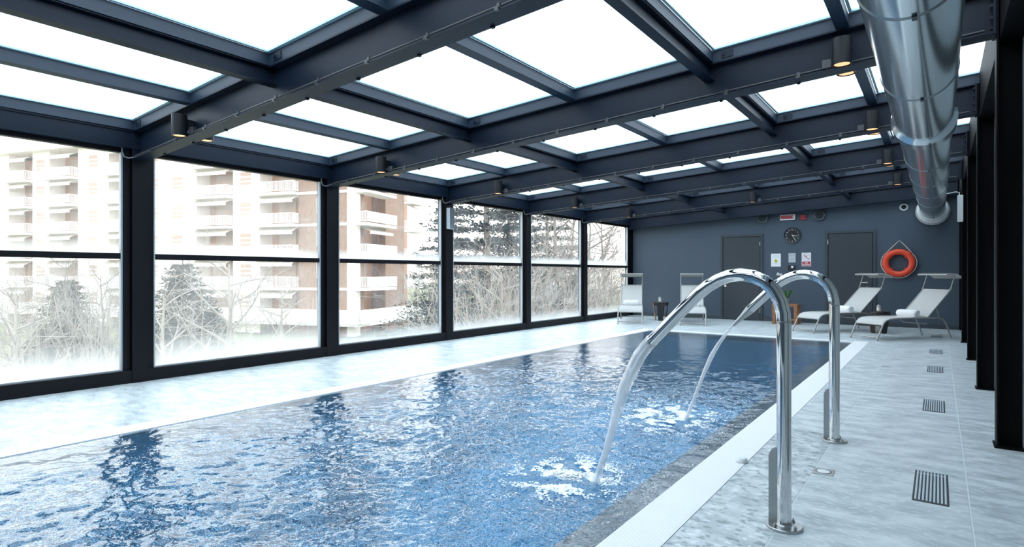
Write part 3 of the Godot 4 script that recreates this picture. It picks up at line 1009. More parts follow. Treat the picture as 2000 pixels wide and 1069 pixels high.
# ------------------------------------------------------------------ lamps and conduits on the beams
func lamps() -> void:
	var order := ["first", "second", "third", "fourth", "fifth"]
	var spots := []
	for k in 5: spots.append([k, -5.76, 1, "window end"])
	for k in 2: spots.append([k, -5.76, -1, "window end"])
	for k in range(1, 5): spots.append([k, -0.59, 1, "duct end"])
	for k in range(1, 4): spots.append([k, -0.59, -1, "duct end"])
	spots.append([4, -3.04, 1, "middle"])
	for s in spots:
		var k: int = s[0]
		var x: float = s[1]
		var sd: int = s[2]
		var z := zk(k) + 0.125 * sd
		var y := yb(x) + 0.005
		var o := thing("downlight", "black cylinder downlight on the %s side of the %s roof beam, %s" % ["near" if sd > 0 else "far", order[k], s[3]], "lamp", Vector3(x, y, z), 0.0, "cylinder downlights on the roof beams")
		part(o, "housing", MB.new().lathe([Vector2(0.0, 0.20), Vector2(0.064, 0.20), Vector2(0.067, 0.197), Vector2(0.067, 0.0), Vector2(0.060, 0.0), Vector2(0.058, 0.014), Vector2(0.0, 0.014)], 32), M.lamp_body)
		part(o, "lens", MB.new().lathe([Vector2(0.0, 0.006), Vector2(0.053, 0.006), Vector2(0.053, 0.013)], 28), M.lamp_lens)
		part(o, "wall_bracket", MB.new().box(Vector3(0, 0.12, -0.092 * sd), Vector3(0.05, 0.09, 0.06)), M.lamp_body)
		if sd > 0:
			part(o, "junction_box", MB.new().cbox(Vector3(-0.11 if x > -3.0 else 0.11, 0.045, -0.07), Vector3(0.07, 0.07, 0.045), 0.004), M.conduit_pipe)
		var l := SpotLight3D.new()
		l.name = "downlight_beam"
		l.light_color = Color(1.0, 0.72, 0.42)
		l.light_energy = 0.10
		l.light_size = 0.045
		l.spot_angle = 38.0
		l.spot_range = 20.0
		l.spot_attenuation = 2.0
		l.shadow_enabled = true
		l.rotation.x = -PI / 2
		l.position = Vector3(0, -0.004, 0)
		o.add_child(l)
	for k in 5:
		var z := zk(k) + 0.058
		var x0 := -6.86
		var x1 := 0.25
		var o := part(get_node("ceiling"), "cable_conduit", MB.new().tube([Vector3(x0, yb(x0) + 0.030, z), Vector3(x1, yb(x1) + 0.030, z)], [0.0095], 10), M.conduit_pipe)
		var x := -6.5
		while x < 0.2:
			part(o, "clip", MB.new().box(Vector3(x, yb(x) + 0.028, z), Vector3(0.022, 0.034, 0.028)).box(Vector3(x, yb(x) + 0.006, z + 0.022), Vector3(0.03, 0.016, 0.02)), M.conduit_pipe)
			x += 0.56
		# cable loop down the side of the column
		var y := yb(x0)
		part(o, "cable_loop", MB.new().tube([Vector3(x0, y + 0.03, z), Vector3(-6.905, y + 0.012, z + 0.012), Vector3(-6.915, y - 0.005, z + 0.06), Vector3(-6.93, y + 0.005, z + 0.10), Vector3(-6.94, y + 0.06, z + 0.115), Vector3(-6.945, y + 0.16, z + 0.112)], [0.007], 8), M.cable)

# ------------------------------------------------------------------ ventilation duct
func duct() -> void:
	var o := thing("ventilation_duct", "large round galvanised air duct under the roof on the right", "duct")
	var c := Vector3(-0.105, 2.495, 0)
	var r := 0.208
	var ax := Transform3D(Basis(Vector3.RIGHT, -PI / 2), c)     # local y runs along -z
	var prof := []
	var seams := [0.3, -1.15, -3.08, -4.57, -7.80, -9.27, -10.70, -12.13, -13.5, -14.4]
	var body := [[1.9, 0.3], [0.3, -1.15], [-1.15, -3.08], [-3.08, -4.57], [-4.57, -6.18], [-6.18, -7.80], [-7.80, -9.27], [-9.27, -10.70], [-10.70, -12.13], [-12.13, -13.5], [-13.5, -14.4], [-14.4, -15.1]]
	for s in body:
		part(o, "section", MB.new().lathe([Vector2(r, -s[0]), Vector2(r, -s[1])], 64, ax, false), M.galvanised)
	for z in seams:
		var q := MB.new()
		q.lathe([Vector2(r, -z - 0.010), Vector2(r + 0.0045, -z - 0.006), Vector2(r + 0.0045, -z + 0.006), Vector2(r, -z + 0.010)], 64, ax)
		var sm := part(o, "seam", q, M.seam)
		part(sm, "latch", MB.new().box(c + Vector3(0.02, -r - 0.004, z), Vector3(0.02, 0.008, 0.05)), M.black_plastic)
	part(o, "collar", MB.new().lathe([Vector2(r, 6.0), Vector2(r + 0.02, 6.04), Vector2(r + 0.028, 6.06), Vector2(r + 0.028, 6.28), Vector2(r + 0.02, 6.30), Vector2(r, 6.34)], 64, ax), M.galvanised)
	part(o, "wall_flange", MB.new().lathe([Vector2(r, 14.7), Vector2(r + 0.03, 14.75), Vector2(r + 0.03, 14.95), Vector2(r + 0.06, 14.97), Vector2(r + 0.09, 15.10), Vector2(r + 0.095, 15.19), Vector2(r + 0.06, 15.222)], 64, ax), M.white_plastic)
	for z in [-5.15, -10.06]:
		var h := MB.new()
		h.tube([Vector3(c.x - r - 0.006, c.y, z), Vector3(c.x - r - 0.006, yb(c.x) + 0.02, z)], [0.004], 6)
		h.tube([Vector3(c.x + r + 0.006, c.y, z), Vector3(c.x + r + 0.006, yb(c.x) + 0.02, z)], [0.004], 6)
		part(o, "hanger", h, M.seam)

# ------------------------------------------------------------------ furniture
func make_lounger() -> Node3D:
	# local: z = 0 at the foot end, head towards -z; path points are (distance from the foot, height)
	var o := thing("sun_lounger", "grey sling sun lounger with sunshade in the window corner, white towel on it", "sun lounger", Vector3.ZERO, 0.0, "grey sling sun loungers")
	var prof := [Vector2(0.0, 0.013), Vector2(0.05, 0.11), Vector2(0.10, 0.215), Vector2(0.145, 0.30), Vector2(0.20, 0.345), Vector2(0.28, 0.368), Vector2(0.45, 0.380), Vector2(0.80, 0.383), Vector2(1.15, 0.378), Vector2(1.40, 0.372), Vector2(1.49, 0.350), Vector2(1.55, 0.300), Vector2(1.60, 0.215), Vector2(1.645, 0.11), Vector2(1.685, 0.013)]
	var hw := 0.275
	for s in [-1.0, 1.0]:
		var pts := []
		for p in prof: pts.append(Vector3(hw * s, p.y, -p.x))
		part(o, "side_frame", MB.new().tube(pts, [0.0155], 10, true, 0.85), M.lounger_frame)
		part(o, "front_foot", MB.new().lathe([Vector2(0.0, 0.0), Vector2(0.019, 0.0), Vector2(0.019, 0.02), Vector2(0.0, 0.021)], 12, Transform3D(Basis(), Vector3(hw * s, 0, 0))), M.lounger_frame)
		part(o, "rear_foot", MB.new().lathe([Vector2(0.0, 0.0), Vector2(0.019, 0.0), Vector2(0.019, 0.02), Vector2(0.0, 0.021)], 12, Transform3D(Basis(), Vector3(hw * s, 0, -1.685))), M.lounger_frame)
		# inner support leg under the seat
	for z in [0.03, 1.66]:
		part(o, "stretcher", MB.new().tube([Vector3(-hw, 0.06, -z), Vector3(hw, 0.06, -z)], [0.010], 8), M.lounger_frame)
	part(o, "front_rail", MB.new().tube([Vector3(-hw, 0.275, -0.128), Vector3(hw, 0.275, -0.128)], [0.011], 8), M.lounger_frame)
	part(o, "rear_stay", MB.new().tube([Vector3(-hw + 0.02, 0.30, -1.12), Vector3(-hw + 0.05, 0.262, -1.2), Vector3(hw - 0.05, 0.262, -1.2), Vector3(hw - 0.02, 0.30, -1.12)], [0.008], 8), M.lounger_frame)
	var seat := []
	for p in [Vector2(0.128, 0.282), Vector2(0.165, 0.325), Vector2(0.21, 0.352), Vector2(0.28, 0.372), Vector2(0.45, 0.381), Vector2(0.70, 0.374), Vector2(0.95, 0.370), Vector2(1.17, 0.381)]: seat.append(Vector2(-p.x, p.y))
	part(o, "seat_sling", MB.new().sheet(seat, hw - 0.012, 0.006), M.sling)
	# backrest
	var b0 := Vector2(1.165, 0.392)
	var b1 := Vector2(1.700, 0.868)
	var bk := part(o, "backrest", MB.new().sheet([Vector2(-b0.x, b0.y), Vector2(-1.33, 0.532), Vector2(-1.52, 0.700), Vector2(-b1.x, b1.y)], hw - 0.028, 0.006), M.sling)
	var f := MB.new()
	for s in [-1.0, 1.0]:
		f.tube([Vector3((hw - 0.018) * s, b0.y - 0.012, -b0.x + 0.01), Vector3((hw - 0.018) * s, b1.y, -b1.x)], [0.0135], 8)
	f.tube([Vector3(-hw + 0.018, b1.y, -b1.x), Vector3(hw - 0.018, b1.y, -b1.x)], [0.0135], 8)
	part(bk, "back_frame", f, M.lounger_frame)
	f = MB.new()
	for s in [-1.0, 1.0]:
		f.tube([Vector3((hw - 0.03) * s, 0.56, -1.37), Vector3((hw - 0.03) * s, 0.38, -1.45)], [0.009], 8)
	part(bk, "prop", f, M.lounger_frame)
	# sunshade
	var cp := part(o, "sunshade", MB.new().sheet([Vector2(-1.60, 1.152), Vector2(-1.70, 1.160), Vector2(-1.82, 1.150), Vector2(-1.98, 1.092)], hw + 0.005, 0.016), M.sling)
	f = MB.new()
	for s in [-1.0, 1.0]:
		f.tube([Vector3((hw - 0.012) * s, 0.875, -1.692), Vector3((hw - 0.012) * s, 1.140, -1.80)], [0.010], 8)
	f.tube([Vector3(-hw - 0.005, 1.146, -1.60), Vector3(hw + 0.005, 1.146, -1.60)], [0.013], 8)
	f.tube([Vector3(-hw - 0.005, 1.086, -1.98), Vector3(hw + 0.005, 1.086, -1.98)], [0.010], 8)
	part(cp, "shade_arms", f, M.lounger_frame)
	f = MB.new()
	for s in [-1.0, 1.0]: f.lathe([Vector2(0.0, 0.018), Vector2(0.018, 0.012), Vector2(0.018, -0.012), Vector2(0.0, -0.018)], 10, Transform3D(Basis(), Vector3((hw - 0.012) * s, 0.885, -1.696)))
	part(cp, "pivot_knobs", f, M.lounger_frame)
	return o

func make_towel() -> Node3D:
	# a bath towel rolled up; axis along x
	var o := thing("rolled_towel", "rolled white towel on the lounger in the window corner", "towel", Vector3.ZERO, 0.0, "rolled white towels")
	var prof := [Vector2(0.0, -0.150), Vector2(0.035, -0.152), Vector2(0.058, -0.146), Vector2(0.066, -0.132), Vector2(0.069, -0.08), Vector2(0.067, 0.0), Vector2(0.069, 0.08), Vector2(0.066, 0.132), Vector2(0.058, 0.146), Vector2(0.035, 0.152), Vector2(0.0, 0.150)]
	o.scale = Vector3.ONE * 1.18
	part(o, "roll", MB.new().lathe(prof, 24, Transform3D(Basis(Vector3(0, 0, 1), PI / 2).scaled(Vector3(1, 0.88, 1.08)), Vector3(0, 0.058, 0)), true), M.towel)
	var sp := MB.new()
	for s in [-1.0, 1.0]:
		var pts := []
		for q in 34:
			var a := q * 0.45
			var r := 0.008 + 0.0031 * q * 0.5
			pts.append(Vector3(0.1535 * s, 0.058 + sin(a) * r * 0.88, cos(a) * r * 1.05))
		sp.tube(pts, [0.0035], 5)
	part(o, "spiral_fold", sp, M.towel)
	part(o, "loose_hem", MB.new().box(Vector3(0, 0.004, 0.050), Vector3(0.290, 0.007, 0.05), Basis(Vector3.RIGHT, 0.15)), M.towel)
	return o

func furniture() -> void:
	# foot end centre, direction of the head
	var beds := [
		[Vector2(-5.72, -12.39), Vector2(-0.395, -0.919), "", ""],
		[Vector2(-4.42, -12.86), Vector2(-0.343, -0.939), "grey sling sun lounger with sunshade left of the first door", "rolled white towel on the lounger left of the first door"],
		[Vector2(-2.19, -12.80), Vector2(0.615, -0.788), "grey sling sun lounger before the second door", "rolled white towel on the lounger before the second door"],
		[Vector2(-1.08, -12.01), Vector2(0.615, -0.788), "grey sling sun lounger under the orange lifebuoy, beside the black columns", "rolled white towel on the lounger beside the black columns"]]
	var proto := make_lounger()
	var tw := make_towel()
	for k in 4:
		var d: Vector2 = beds[k][1].normalized()
		var turn := atan2(-d.x, -d.y)
		var at := Vector3(beds[k][0].x, 0, beds[k][0].y)
		var o := proto
		if k == 0:
			o.position = at
			o.rotation.y = turn
		else:
			o = dup(proto, at, turn, beds[k][2])
		var p := at + Vector3(d.x, 0, d.y) * 1.02 + Vector3(0, 0.374, 0)
		if k == 0:
			tw.position = p
			tw.rotation.y = turn
			tw.scale = Vector3.ONE * 1.18
		else:
			dup(tw, p, turn + 0.06 * (k - 2), beds[k][3])
	# black side table at the left: drum with four splayed blades
	side_table("black wooden side table between the two left loungers", Vector3(-5.60, 0, -13.92), 0.195, 0.455, 0.3, 4)
	side_table("low round black side table between the two right loungers", Vector3(-0.955, 0, -13.50), 0.20, 0.425, 0.9, 4)
	jar("small glass candle jar on the left black side table", Vector3(-5.62, 0.455, -13.92))
	jar("small glass candle jar on the right black side table", Vector3(-0.955, 0.425, -13.50))
	# bench
	var b := thing("wooden_bench", "small brown wooden bench against the end wall under the signs", "bench", Vector3(-2.86, 0, -14.70))
	part(b, "top", MB.new().cbox(Vector3(0, 0.435, 0), Vector3(0.54, 0.055, 0.42), 0.004), M.oak)
	for sx in [-1.0, 1.0]:
		for sz in [-1.0, 1.0]:
			part(b, "leg", MB.new().cbox(Vector3(0.232 * sx, 0.204, 0.172 * sz), Vector3(0.075, 0.408, 0.075), 0.003), M.oak)
		part(b, "side_rail", MB.new().cbox(Vector3(0.232 * sx, 0.11, 0), Vector3(0.045, 0.05, 0.27), 0.003), M.oak)
	part(b, "front_rail", MB.new().cbox(Vector3(0, 0.11, 0.18), Vector3(0.39, 0.05, 0.04), 0.003), M.oak)
	part(b, "lower_shelf", MB.new().cbox(Vector3(0, 0.085, -0.02), Vector3(0.40, 0.02, 0.34), 0.003), M.oak)
	# orchid
	var p := thing("potted_orchid", "white orchid with green leaves in a pot on the wooden bench", "plant", Vector3(-2.86, 0.4625, -14.70))
	part(p, "pot", MB.new().lathe([Vector2(0.0, 0.0), Vector2(0.055, 0.0), Vector2(0.075, 0.12), Vector2(0.079, 0.125), Vector2(0.068, 0.125), Vector2(0.062, 0.10), Vector2(0.0, 0.10)], 20), M.pot)
	var rng := RandomNumberGenerator.new()
	rng.seed = 5
	for q in 9:
		var a := TAU * q / 9.0 + rng.randf() * 0.4
		var d := Vector3(cos(a), 0, sin(a))
		var ln := rng.randf_range(0.20, 0.34)
		var lf := MB.new()
		var pts := []
		var rr := []
		for s in 8:
			var f := s / 7.0
			pts.append(Vector3(0, 0.10, 0) + d * (0.02 + f * ln * 0.55) + Vector3(0, ln * (1.25 * f - 0.55 * f * f), 0))
			rr.append(0.006 + 0.024 * sin(PI * minf(f * 0.95 + 0.03, 1.0)))
		lf.tube(pts, rr, 8, true, 0.25)
		part(p, "leaf", lf, M.leaf)
	for q in 2:
		var st := [Vector3(0.01, 0.1, 0), Vector3(-0.01 + 0.05 * q, 0.35, 0.02), Vector3(-0.06 + 0.10 * q, 0.58, 0.03), Vector3(-0.15 + 0.14 * q, 0.70 - 0.10 * q, 0.05)]
		var stem := part(p, "stem", MB.new().tube(st, [0.004], 6), M.leaf)
		for w in 4:
			var at: Vector3 = (st[2] as Vector3).lerp(st[3], w / 3.0) + Vector3(rng.randf_range(-0.02, 0.02), rng.randf_range(-0.03, 0.02), 0.02)
			var fl := MB.new()
			for e in 5:
				var a := TAU * e / 5.0 + w
				fl.add(petal(), Transform3D(Basis(Vector3(0, 0, 1), a), at))
			part(stem, "flower", fl, M.petal)

func petal() -> MB:
	var m := MB.new()
	m.lathe([Vector2(0.0, 0.004), Vector2(0.013, 0.018), Vector2(0.011, 0.034), Vector2(0.0, 0.042)], 8, Transform3D(Basis().scaled(Vector3(1, 1, 0.25)), Vector3.ZERO), true)
	return m

func side_table(label: String, at: Vector3, r: float, h: float, turn: float, legs: int) -> void:
	var t := thing("side_table", label, "side table", at, turn, "black side tables")
	part(t, "table_top", MB.new().lathe([Vector2(0.0, h), Vector2(r - 0.004, h), Vector2(r, h - 0.004), Vector2(r, h - 0.028), Vector2(0.0, h - 0.028)], 32), M.table_black)
	part(t, "apron", MB.new().lathe([Vector2(r - 0.01, h - 0.028), Vector2(r - 0.022, h - 0.085), Vector2(r - 0.04, h - 0.085), Vector2(r - 0.03, h - 0.028)], 32), M.table_black)
	for k in legs:
		var a := TAU * k / legs
		var bs := Basis(Vector3.UP, a)
		# broad blades that narrow to the floor
		var poly := PackedVector2Array([Vector2(-0.085, h - 0.03), Vector2(-0.045, 0.0), Vector2(0.045, 0.0), Vector2(0.085, h - 0.03)])
		var tilt := Basis(Vector3.RIGHT, 0.13)
		var leg := part(t, "leg", MB.new().slab(poly, 0.022, Transform3D(bs * tilt, bs * Vector3(0, 0, r - 0.075))), M.table_black)
		part(leg, "edge_strip", MB.new().slab(PackedVector2Array([Vector2(0.0835, h - 0.04), Vector2(0.0445, 0.004), Vector2(0.047, 0.004), Vector2(0.0862, h - 0.04)]), 0.018, Transform3D(bs * tilt, bs * Vector3(0, 0, r - 0.075))), M.light_wood)

func jar(label: String, at: Vector3) -> void:
	var j := thing("candle_jar", label, "candle jar", at, 0.0, "candle jars on the side tables")
	part(j, "glass", MB.new().lathe([Vector2(0.0, 0.002), Vector2(0.036, 0.002), Vector2(0.040, 0.008), Vector2(0.041, 0.05), Vector2(0.039, 0.10), Vector2(0.036, 0.118), Vector2(0.033, 0.118), Vector2(0.036, 0.098), Vector2(0.037, 0.05), Vector2(0.036, 0.012), Vector2(0.0, 0.010)], 24), M.jar_glass)
	part(j, "candle", MB.new().lathe([Vector2(0.0, 0.075), Vector2(0.030, 0.075), Vector2(0.031, 0.071), Vector2(0.031, 0.012), Vector2(0.0, 0.012)], 20), M.candle)
	part(j, "lid", MB.new().lathe([Vector2(0.0, 0.135), Vector2(0.010, 0.135), Vector2(0.012, 0.124), Vector2(0.037, 0.122), Vector2(0.037, 0.116), Vector2(0.0, 0.116)], 20), M.silver)

# ------------------------------------------------------------------ things on the walls
func text(parent: Node, called: String, s: String, size: float, at: Vector3, m: Material, bold := false) -> void:
	var t := TextMesh.new()
	var f := SystemFont.new()
	f.font_names = PackedStringArray(["Droid Sans"])
	if bold: f.font_weight = 700
	t.font = f
	t.text = s
	t.font_size = 32
	t.pixel_size = size / 32.0
	t.depth = 0.002
	part(parent, called, t, m, at)

func wall_things() -> void:
	var Z := ZF + 0.001
	var face := Basis(Vector3.RIGHT, PI / 2)          # local y of a lathe points into the room
	# loudspeakers
	for s in [[-3.48, "left"], [-2.235, "right"]]:
		var o := thing("wall_speaker", "round black fronted wall loudspeaker, the %s one of the pair above the doors" % s[0 + 1], "loudspeaker", Vector3(s[0], 2.525, Z), 0.0, "round wall loudspeakers")
		part(o, "housing", MB.new().lathe([Vector2(0.0, 0.135), Vector2(0.096, 0.135), Vector2(0.100, 0.130), Vector2(0.100, 0.03), Vector2(0.075, 0.0)], 36, Transform3D(face, Vector3.ZERO)), M.grey_plastic)
		part(o, "grille", MB.new().lathe([Vector2(0.0, 0.142), Vector2(0.088, 0.140), Vector2(0.097, 0.134)], 36, Transform3D(face, Vector3.ZERO)), M.dark_grille)
	# red sign box and sounder
	var o := thing("alarm_sign", "red and white alarm sign box above the clock", "sign", Vector3(-2.93, 2.52, Z))
	part(o, "case", MB.new().cbox(Vector3(0, 0, 0.03), Vector3(0.335, 0.135, 0.058), 0.008), M.sign_white)
	part(o, "red_face", MB.new().cbox(Vector3(-0.01, 0.0, 0.060), Vector3(0.29, 0.085, 0.006), 0.002), M.red_panel)
	part(o, "indicator", MB.new().lathe([Vector2(0.0, 0.07), Vector2(0.012, 0.068), Vector2(0.014, 0.062)], 14, Transform3D(face, Vector3(0.12, 0.0, 0))), M.sign_white)
	o = thing("alarm_sounder", "small red alarm sounder beside the alarm sign", "alarm", Vector3(-2.59, 2.50, Z))
	part(o, "case", MB.new().cbox(Vector3(0, 0, 0.028), Vector3(0.135, 0.115, 0.054), 0.012), M.red_panel)
	part(o, "horn", MB.new().lathe([Vector2(0.034, 0.056), Vector2(0.030, 0.062), Vector2(0.012, 0.05), Vector2(0.0, 0.066)], 20, Transform3D(face, Vector3.ZERO)), M.red_plastic)
	part(o, "slot", MB.new().box(Vector3(-0.045, 0, 0.056), Vector3(0.016, 0.05, 0.003)).box(Vector3(0.045, 0, 0.056), Vector3(0.016, 0.05, 0.003)), M.black_plastic)
	# clock: about 3:25
	o = thing("wall_clock", "round black wall clock with white hands between the doors", "clock", Vector3(-2.826, 2.084, Z))
	part(o, "case", MB.new().lathe([Vector2(0.0, 0.03), Vector2(0.168, 0.03), Vector2(0.172, 0.04), Vector2(0.183, 0.042), Vector2(0.187, 0.034), Vector2(0.187, 0.0)], 48, Transform3D(face, Vector3.ZERO)), M.black_plastic)
	part(o, "lower_rim", MB.new().tube(arc(0.176, 0.0, 200.0, 340.0, 0.0425), [0.0025], 6), M.grey_plastic)
	for h in range(1, 13):
		var a := deg_to_rad(90.0 - 30.0 * h)
		text(o, "numeral", str(h), 0.040, Vector3(cos(a) * 0.137, sin(a) * 0.137, 0.0315), M.sign_white)
	part(o, "hour_hand", MB.new().box(Vector3(cos(-0.21), sin(-0.21), 0) * 0.05 + Vector3(0, 0, 0.035), Vector3(0.125, 0.011, 0.002), Basis(Vector3(0, 0, 1), -0.21)), M.sign_white)
	part(o, "minute_hand", MB.new().box(Vector3(cos(-1.05), sin(-1.05), 0) * 0.062 + Vector3(0, 0, 0.038), Vector3(0.155, 0.009, 0.002), Basis(Vector3(0, 0, 1), -1.05)), M.sign_white)
	part(o, "hub", MB.new().lathe([Vector2(0.0, 0.041), Vector2(0.008, 0.041), Vector2(0.008, 0.03)], 14, Transform3D(face, Vector3.ZERO)), M.sign_white)
	# signs
	o = thing("warning_sign", "white wall sign with a yellow warning triangle", "sign", Vector3(-3.197, 1.495, Z))
	part(o, "board", MB.new().cbox(Vector3(0, 0, 0.003), Vector3(0.22, 0.315, 0.005), 0.001), M.sign_white)
	part(o, "triangle", MB.new().slab(PackedVector2Array([Vector2(-0.056, -0.045), Vector2(0.056, -0.045), Vector2(0.0, 0.053)]), 0.002, Transform3D(Basis(), Vector3(0, -0.005, 0.0065))), M.sign_yellow)
	part(o, "symbol", MB.new().slab(PackedVector2Array([Vector2(-0.008, -0.034), Vector2(0.012, -0.034), Vector2(0.022, -0.022), Vector2(0.008, -0.016), Vector2(0.004, 0.012), Vector2(-0.006, 0.018), Vector2(-0.010, -0.010)]), 0.002, Transform3D(Basis(), Vector3(0, -0.005, 0.0078))), M.sign_black)
	var ink := MB.new()
	for l in [[0.118, 0.15], [0.098, 0.15], [-0.075, 0.06], [-0.088, 0.09]]: ink.box(Vector3(0, l[0], 0.0058), Vector3(l[1], 0.004, 0.0008))
	ink.box(Vector3(0, 0.075, 0.0058), Vector3(0.19, 0.002, 0.0008))
	part(o, "print_lines", ink, M.sign_ink)
	o = thing("notice_plate", "small silver grey notice plate below the clock", "sign", Vector3(-2.837, 1.545, Z))
	part(o, "board", MB.new().cbox(Vector3(0, 0, 0.003), Vector3(0.157, 0.222, 0.005), 0.001), M.sign_grey)
	ink = MB.new()
	for l in [[0.068, 0.11], [0.055, 0.11], [-0.02, 0.08], [-0.035, 0.09], [-0.05, 0.05]]: ink.box(Vector3(0, l[0], 0.0058), Vector3(l[1], 0.004, 0.0008))
	part(o, "print_lines", ink, M.sign_ink)
	o = thing("prohibition_sign", "white and red no diving sign left of the second door", "sign", Vector3(-2.527, 1.503, Z))
	part(o, "board", MB.new().cbox(Vector3(0, 0, 0.003), Vector3(0.20, 0.32, 0.005), 0.001), M.sign_white)
	part(o, "red_panel", MB.new().box(Vector3(0, -0.098, 0.0062), Vector3(0.176, 0.098, 0.0015)), M.sign_red)
	part(o, "ring", MB.new().tube(arc(0.082, 0.0, 0.0, 360.0, 0.006, Vector2(0, 0.058)), [0.0085], 6, false, 0.3), M.sign_red)
	part(o, "bar", MB.new().box(Vector3(0, 0.058, 0.0066), Vector3(0.155, 0.014, 0.002), Basis(Vector3(0, 0, 1), -PI / 4)), M.sign_red)
	var dv := MB.new()
	dv.slab(PackedVector2Array([Vector2(-0.05, -0.004), Vector2(-0.005, 0.003), Vector2(0.022, 0.03), Vector2(0.018, 0.036), Vector2(-0.01, 0.016), Vector2(-0.052, 0.005)]), 0.001, Transform3D(Basis(), Vector3(0, 0.058, 0.006)))
	dv.slab(PackedVector2Array([Vector2(-0.045, -0.034), Vector2(0.0, -0.040), Vector2(0.03, -0.034), Vector2(0.03, -0.030), Vector2(0.0, -0.035), Vector2(-0.045, -0.030)]), 0.001, Transform3D(Basis(), Vector3(0, 0.058, 0.006)))
	part(o, "diver_symbol", dv, M.sign_black)
	text(o, "lettering", "NO", 0.046, Vector3(0, -0.077, 0.008), M.sign_white, true)
	text(o, "lettering", "DIVING", 0.040, Vector3(0, -0.120, 0.008), M.sign_white, true)
	o = thing("wall_switch", "black wall switch box with a pale key below the notice plate", "switch", Vector3(-2.843, 1.302, Z))
	part(o, "case", MB.new().cbox(Vector3(0, 0, 0.025), Vector3(0.15, 0.125, 0.05), 0.006), M.black_plastic)
	part(o, "key", MB.new().cbox(Vector3(0.02, 0.022, 0.052), Vector3(0.05, 0.05, 0.006), 0.002), M.sign_white)
	# dome
	o = thing("dome_camera", "white round dome camera high on the end wall beside the duct", "camera", Vector3(-0.612, 2.61, Z))
	part(o, "ring", MB.new().lathe([Vector2(0.048, 0.05), Vector2(0.066, 0.045), Vector2(0.080, 0.022), Vector2(0.083, 0.0)], 32, Transform3D(face, Vector3.ZERO), true), M.white_plastic)
	part(o, "dome", MB.new().lathe([Vector2(0.0, 0.082), Vector2(0.022, 0.077), Vector2(0.040, 0.062), Vector2(0.049, 0.045)], 28, Transform3D(face, Vector3.ZERO), true), M.dark_grille)
	# lifebuoy
	o = thing("lifebuoy", "orange lifebuoy hanging by a rope on the end wall", "lifebuoy", Vector3(-0.703, 1.398, ZF + 0.065))
	var ring := []
	for q in 65:
		var a := TAU * q / 64.0
		ring.append(Vector3(cos(a) * 0.243, sin(a) * 0.243, 0))
	part(o, "ring", MB.new().tube(ring, [0.078], 20, false, 0.8), M.buoy)
	for q in 4:
		var a := deg_to_rad(45.0 + 90.0 * q)
		var bd := MB.new()
		var pts := []
		for s in 15:
			var b := TAU * s / 14.0
			var rr := 0.243 + 0.0805 * cos(b)
			pts.append(Vector3(cos(a) * rr, sin(a) * rr, 0.0805 * sin(b) * 0.8))
		bd.tube(pts, [0.012], 6, false)
		part(o, "band", bd, M.buoy)
		var rp := []
		for s in 9:
			var b := a + deg_to_rad(90.0) * s / 8.0
			var rr := 0.316 + 0.010 * sin(PI * s / 8.0)
			rp.append(Vector3(cos(b) * rr, sin(b) * rr, 0.02))
		if q != 0: part(o, "grab_line", MB.new().tube(rp, [0.0075], 8), M.rope)
	part(o, "hanging_rope", MB.new().tube([Vector3(-0.215, 0.235, 0.02), Vector3(-0.10, 0.37, 0.0), Vector3(0.013, 0.49, -0.02), Vector3(0.12, 0.37, 0.0), Vector3(0.228, 0.225, 0.02)], [0.0075], 8), M.rope)
	part(o, "hook", MB.new().tube([Vector3(0.013, 0.485, -0.064), Vector3(0.013, 0.485, -0.01), Vector3(0.013, 0.50, 0.0)], [0.006], 8), M.silver)
	# boxes on the columns
	o = thing("column_box", "tall grey metal box on the third window column", "box", Vector3(XL + 0.001, 2.13, zk(2) + 0.012))
	part(o, "case", MB.new().cbox(Vector3(0.035, 0, 0), Vector3(0.07, 0.37, 0.14), 0.006), M.box_grey)
	part(o, "lid", MB.new().cbox(Vector3(0.074, 0, 0.0), Vector3(0.008, 0.36, 0.12), 0.003), M.galvanised)
	o = thing("column_box", "white electrical box high on a black column by the duct", "box", Vector3(XR - 0.03, 2.27, zk(4) + 0.10))
	part(o, "case", MB.new().cbox(Vector3(0.01, 0, 0), Vector3(0.08, 0.45, 0.05), 0.005), M.white_plastic)
	part(o, "cable", MB.new().tube([Vector3(0.0, 0.22, 0), Vector3(0.0, 0.27, 0.0), Vector3(-0.05, 0.285, -0.01), Vector3(-0.28, 0.25, -0.02)], [0.007], 8), M.white_plastic)

func arc(r: float, _y: float, a0: float, a1: float, z: float, c := Vector2.ZERO) -> Array:
	var out := []
	for q in 41:
		var a := deg_to_rad(lerpf(a0, a1, q / 40.0))
		out.append(Vector3(c.x + cos(a) * r, c.y + sin(a) * r, z))
	return out

# ------------------------------------------------------------------ outside
func outside() -> void:
	var g := structure("floor_outside", "winter lawn and bare ground of the garden below the windows", "ground")
	part(g, "lawn", MB.new().span(-190.0, -8.0, -4.9, -4.6, 90.0, -190.0), M.ground)
	building()
	trees()

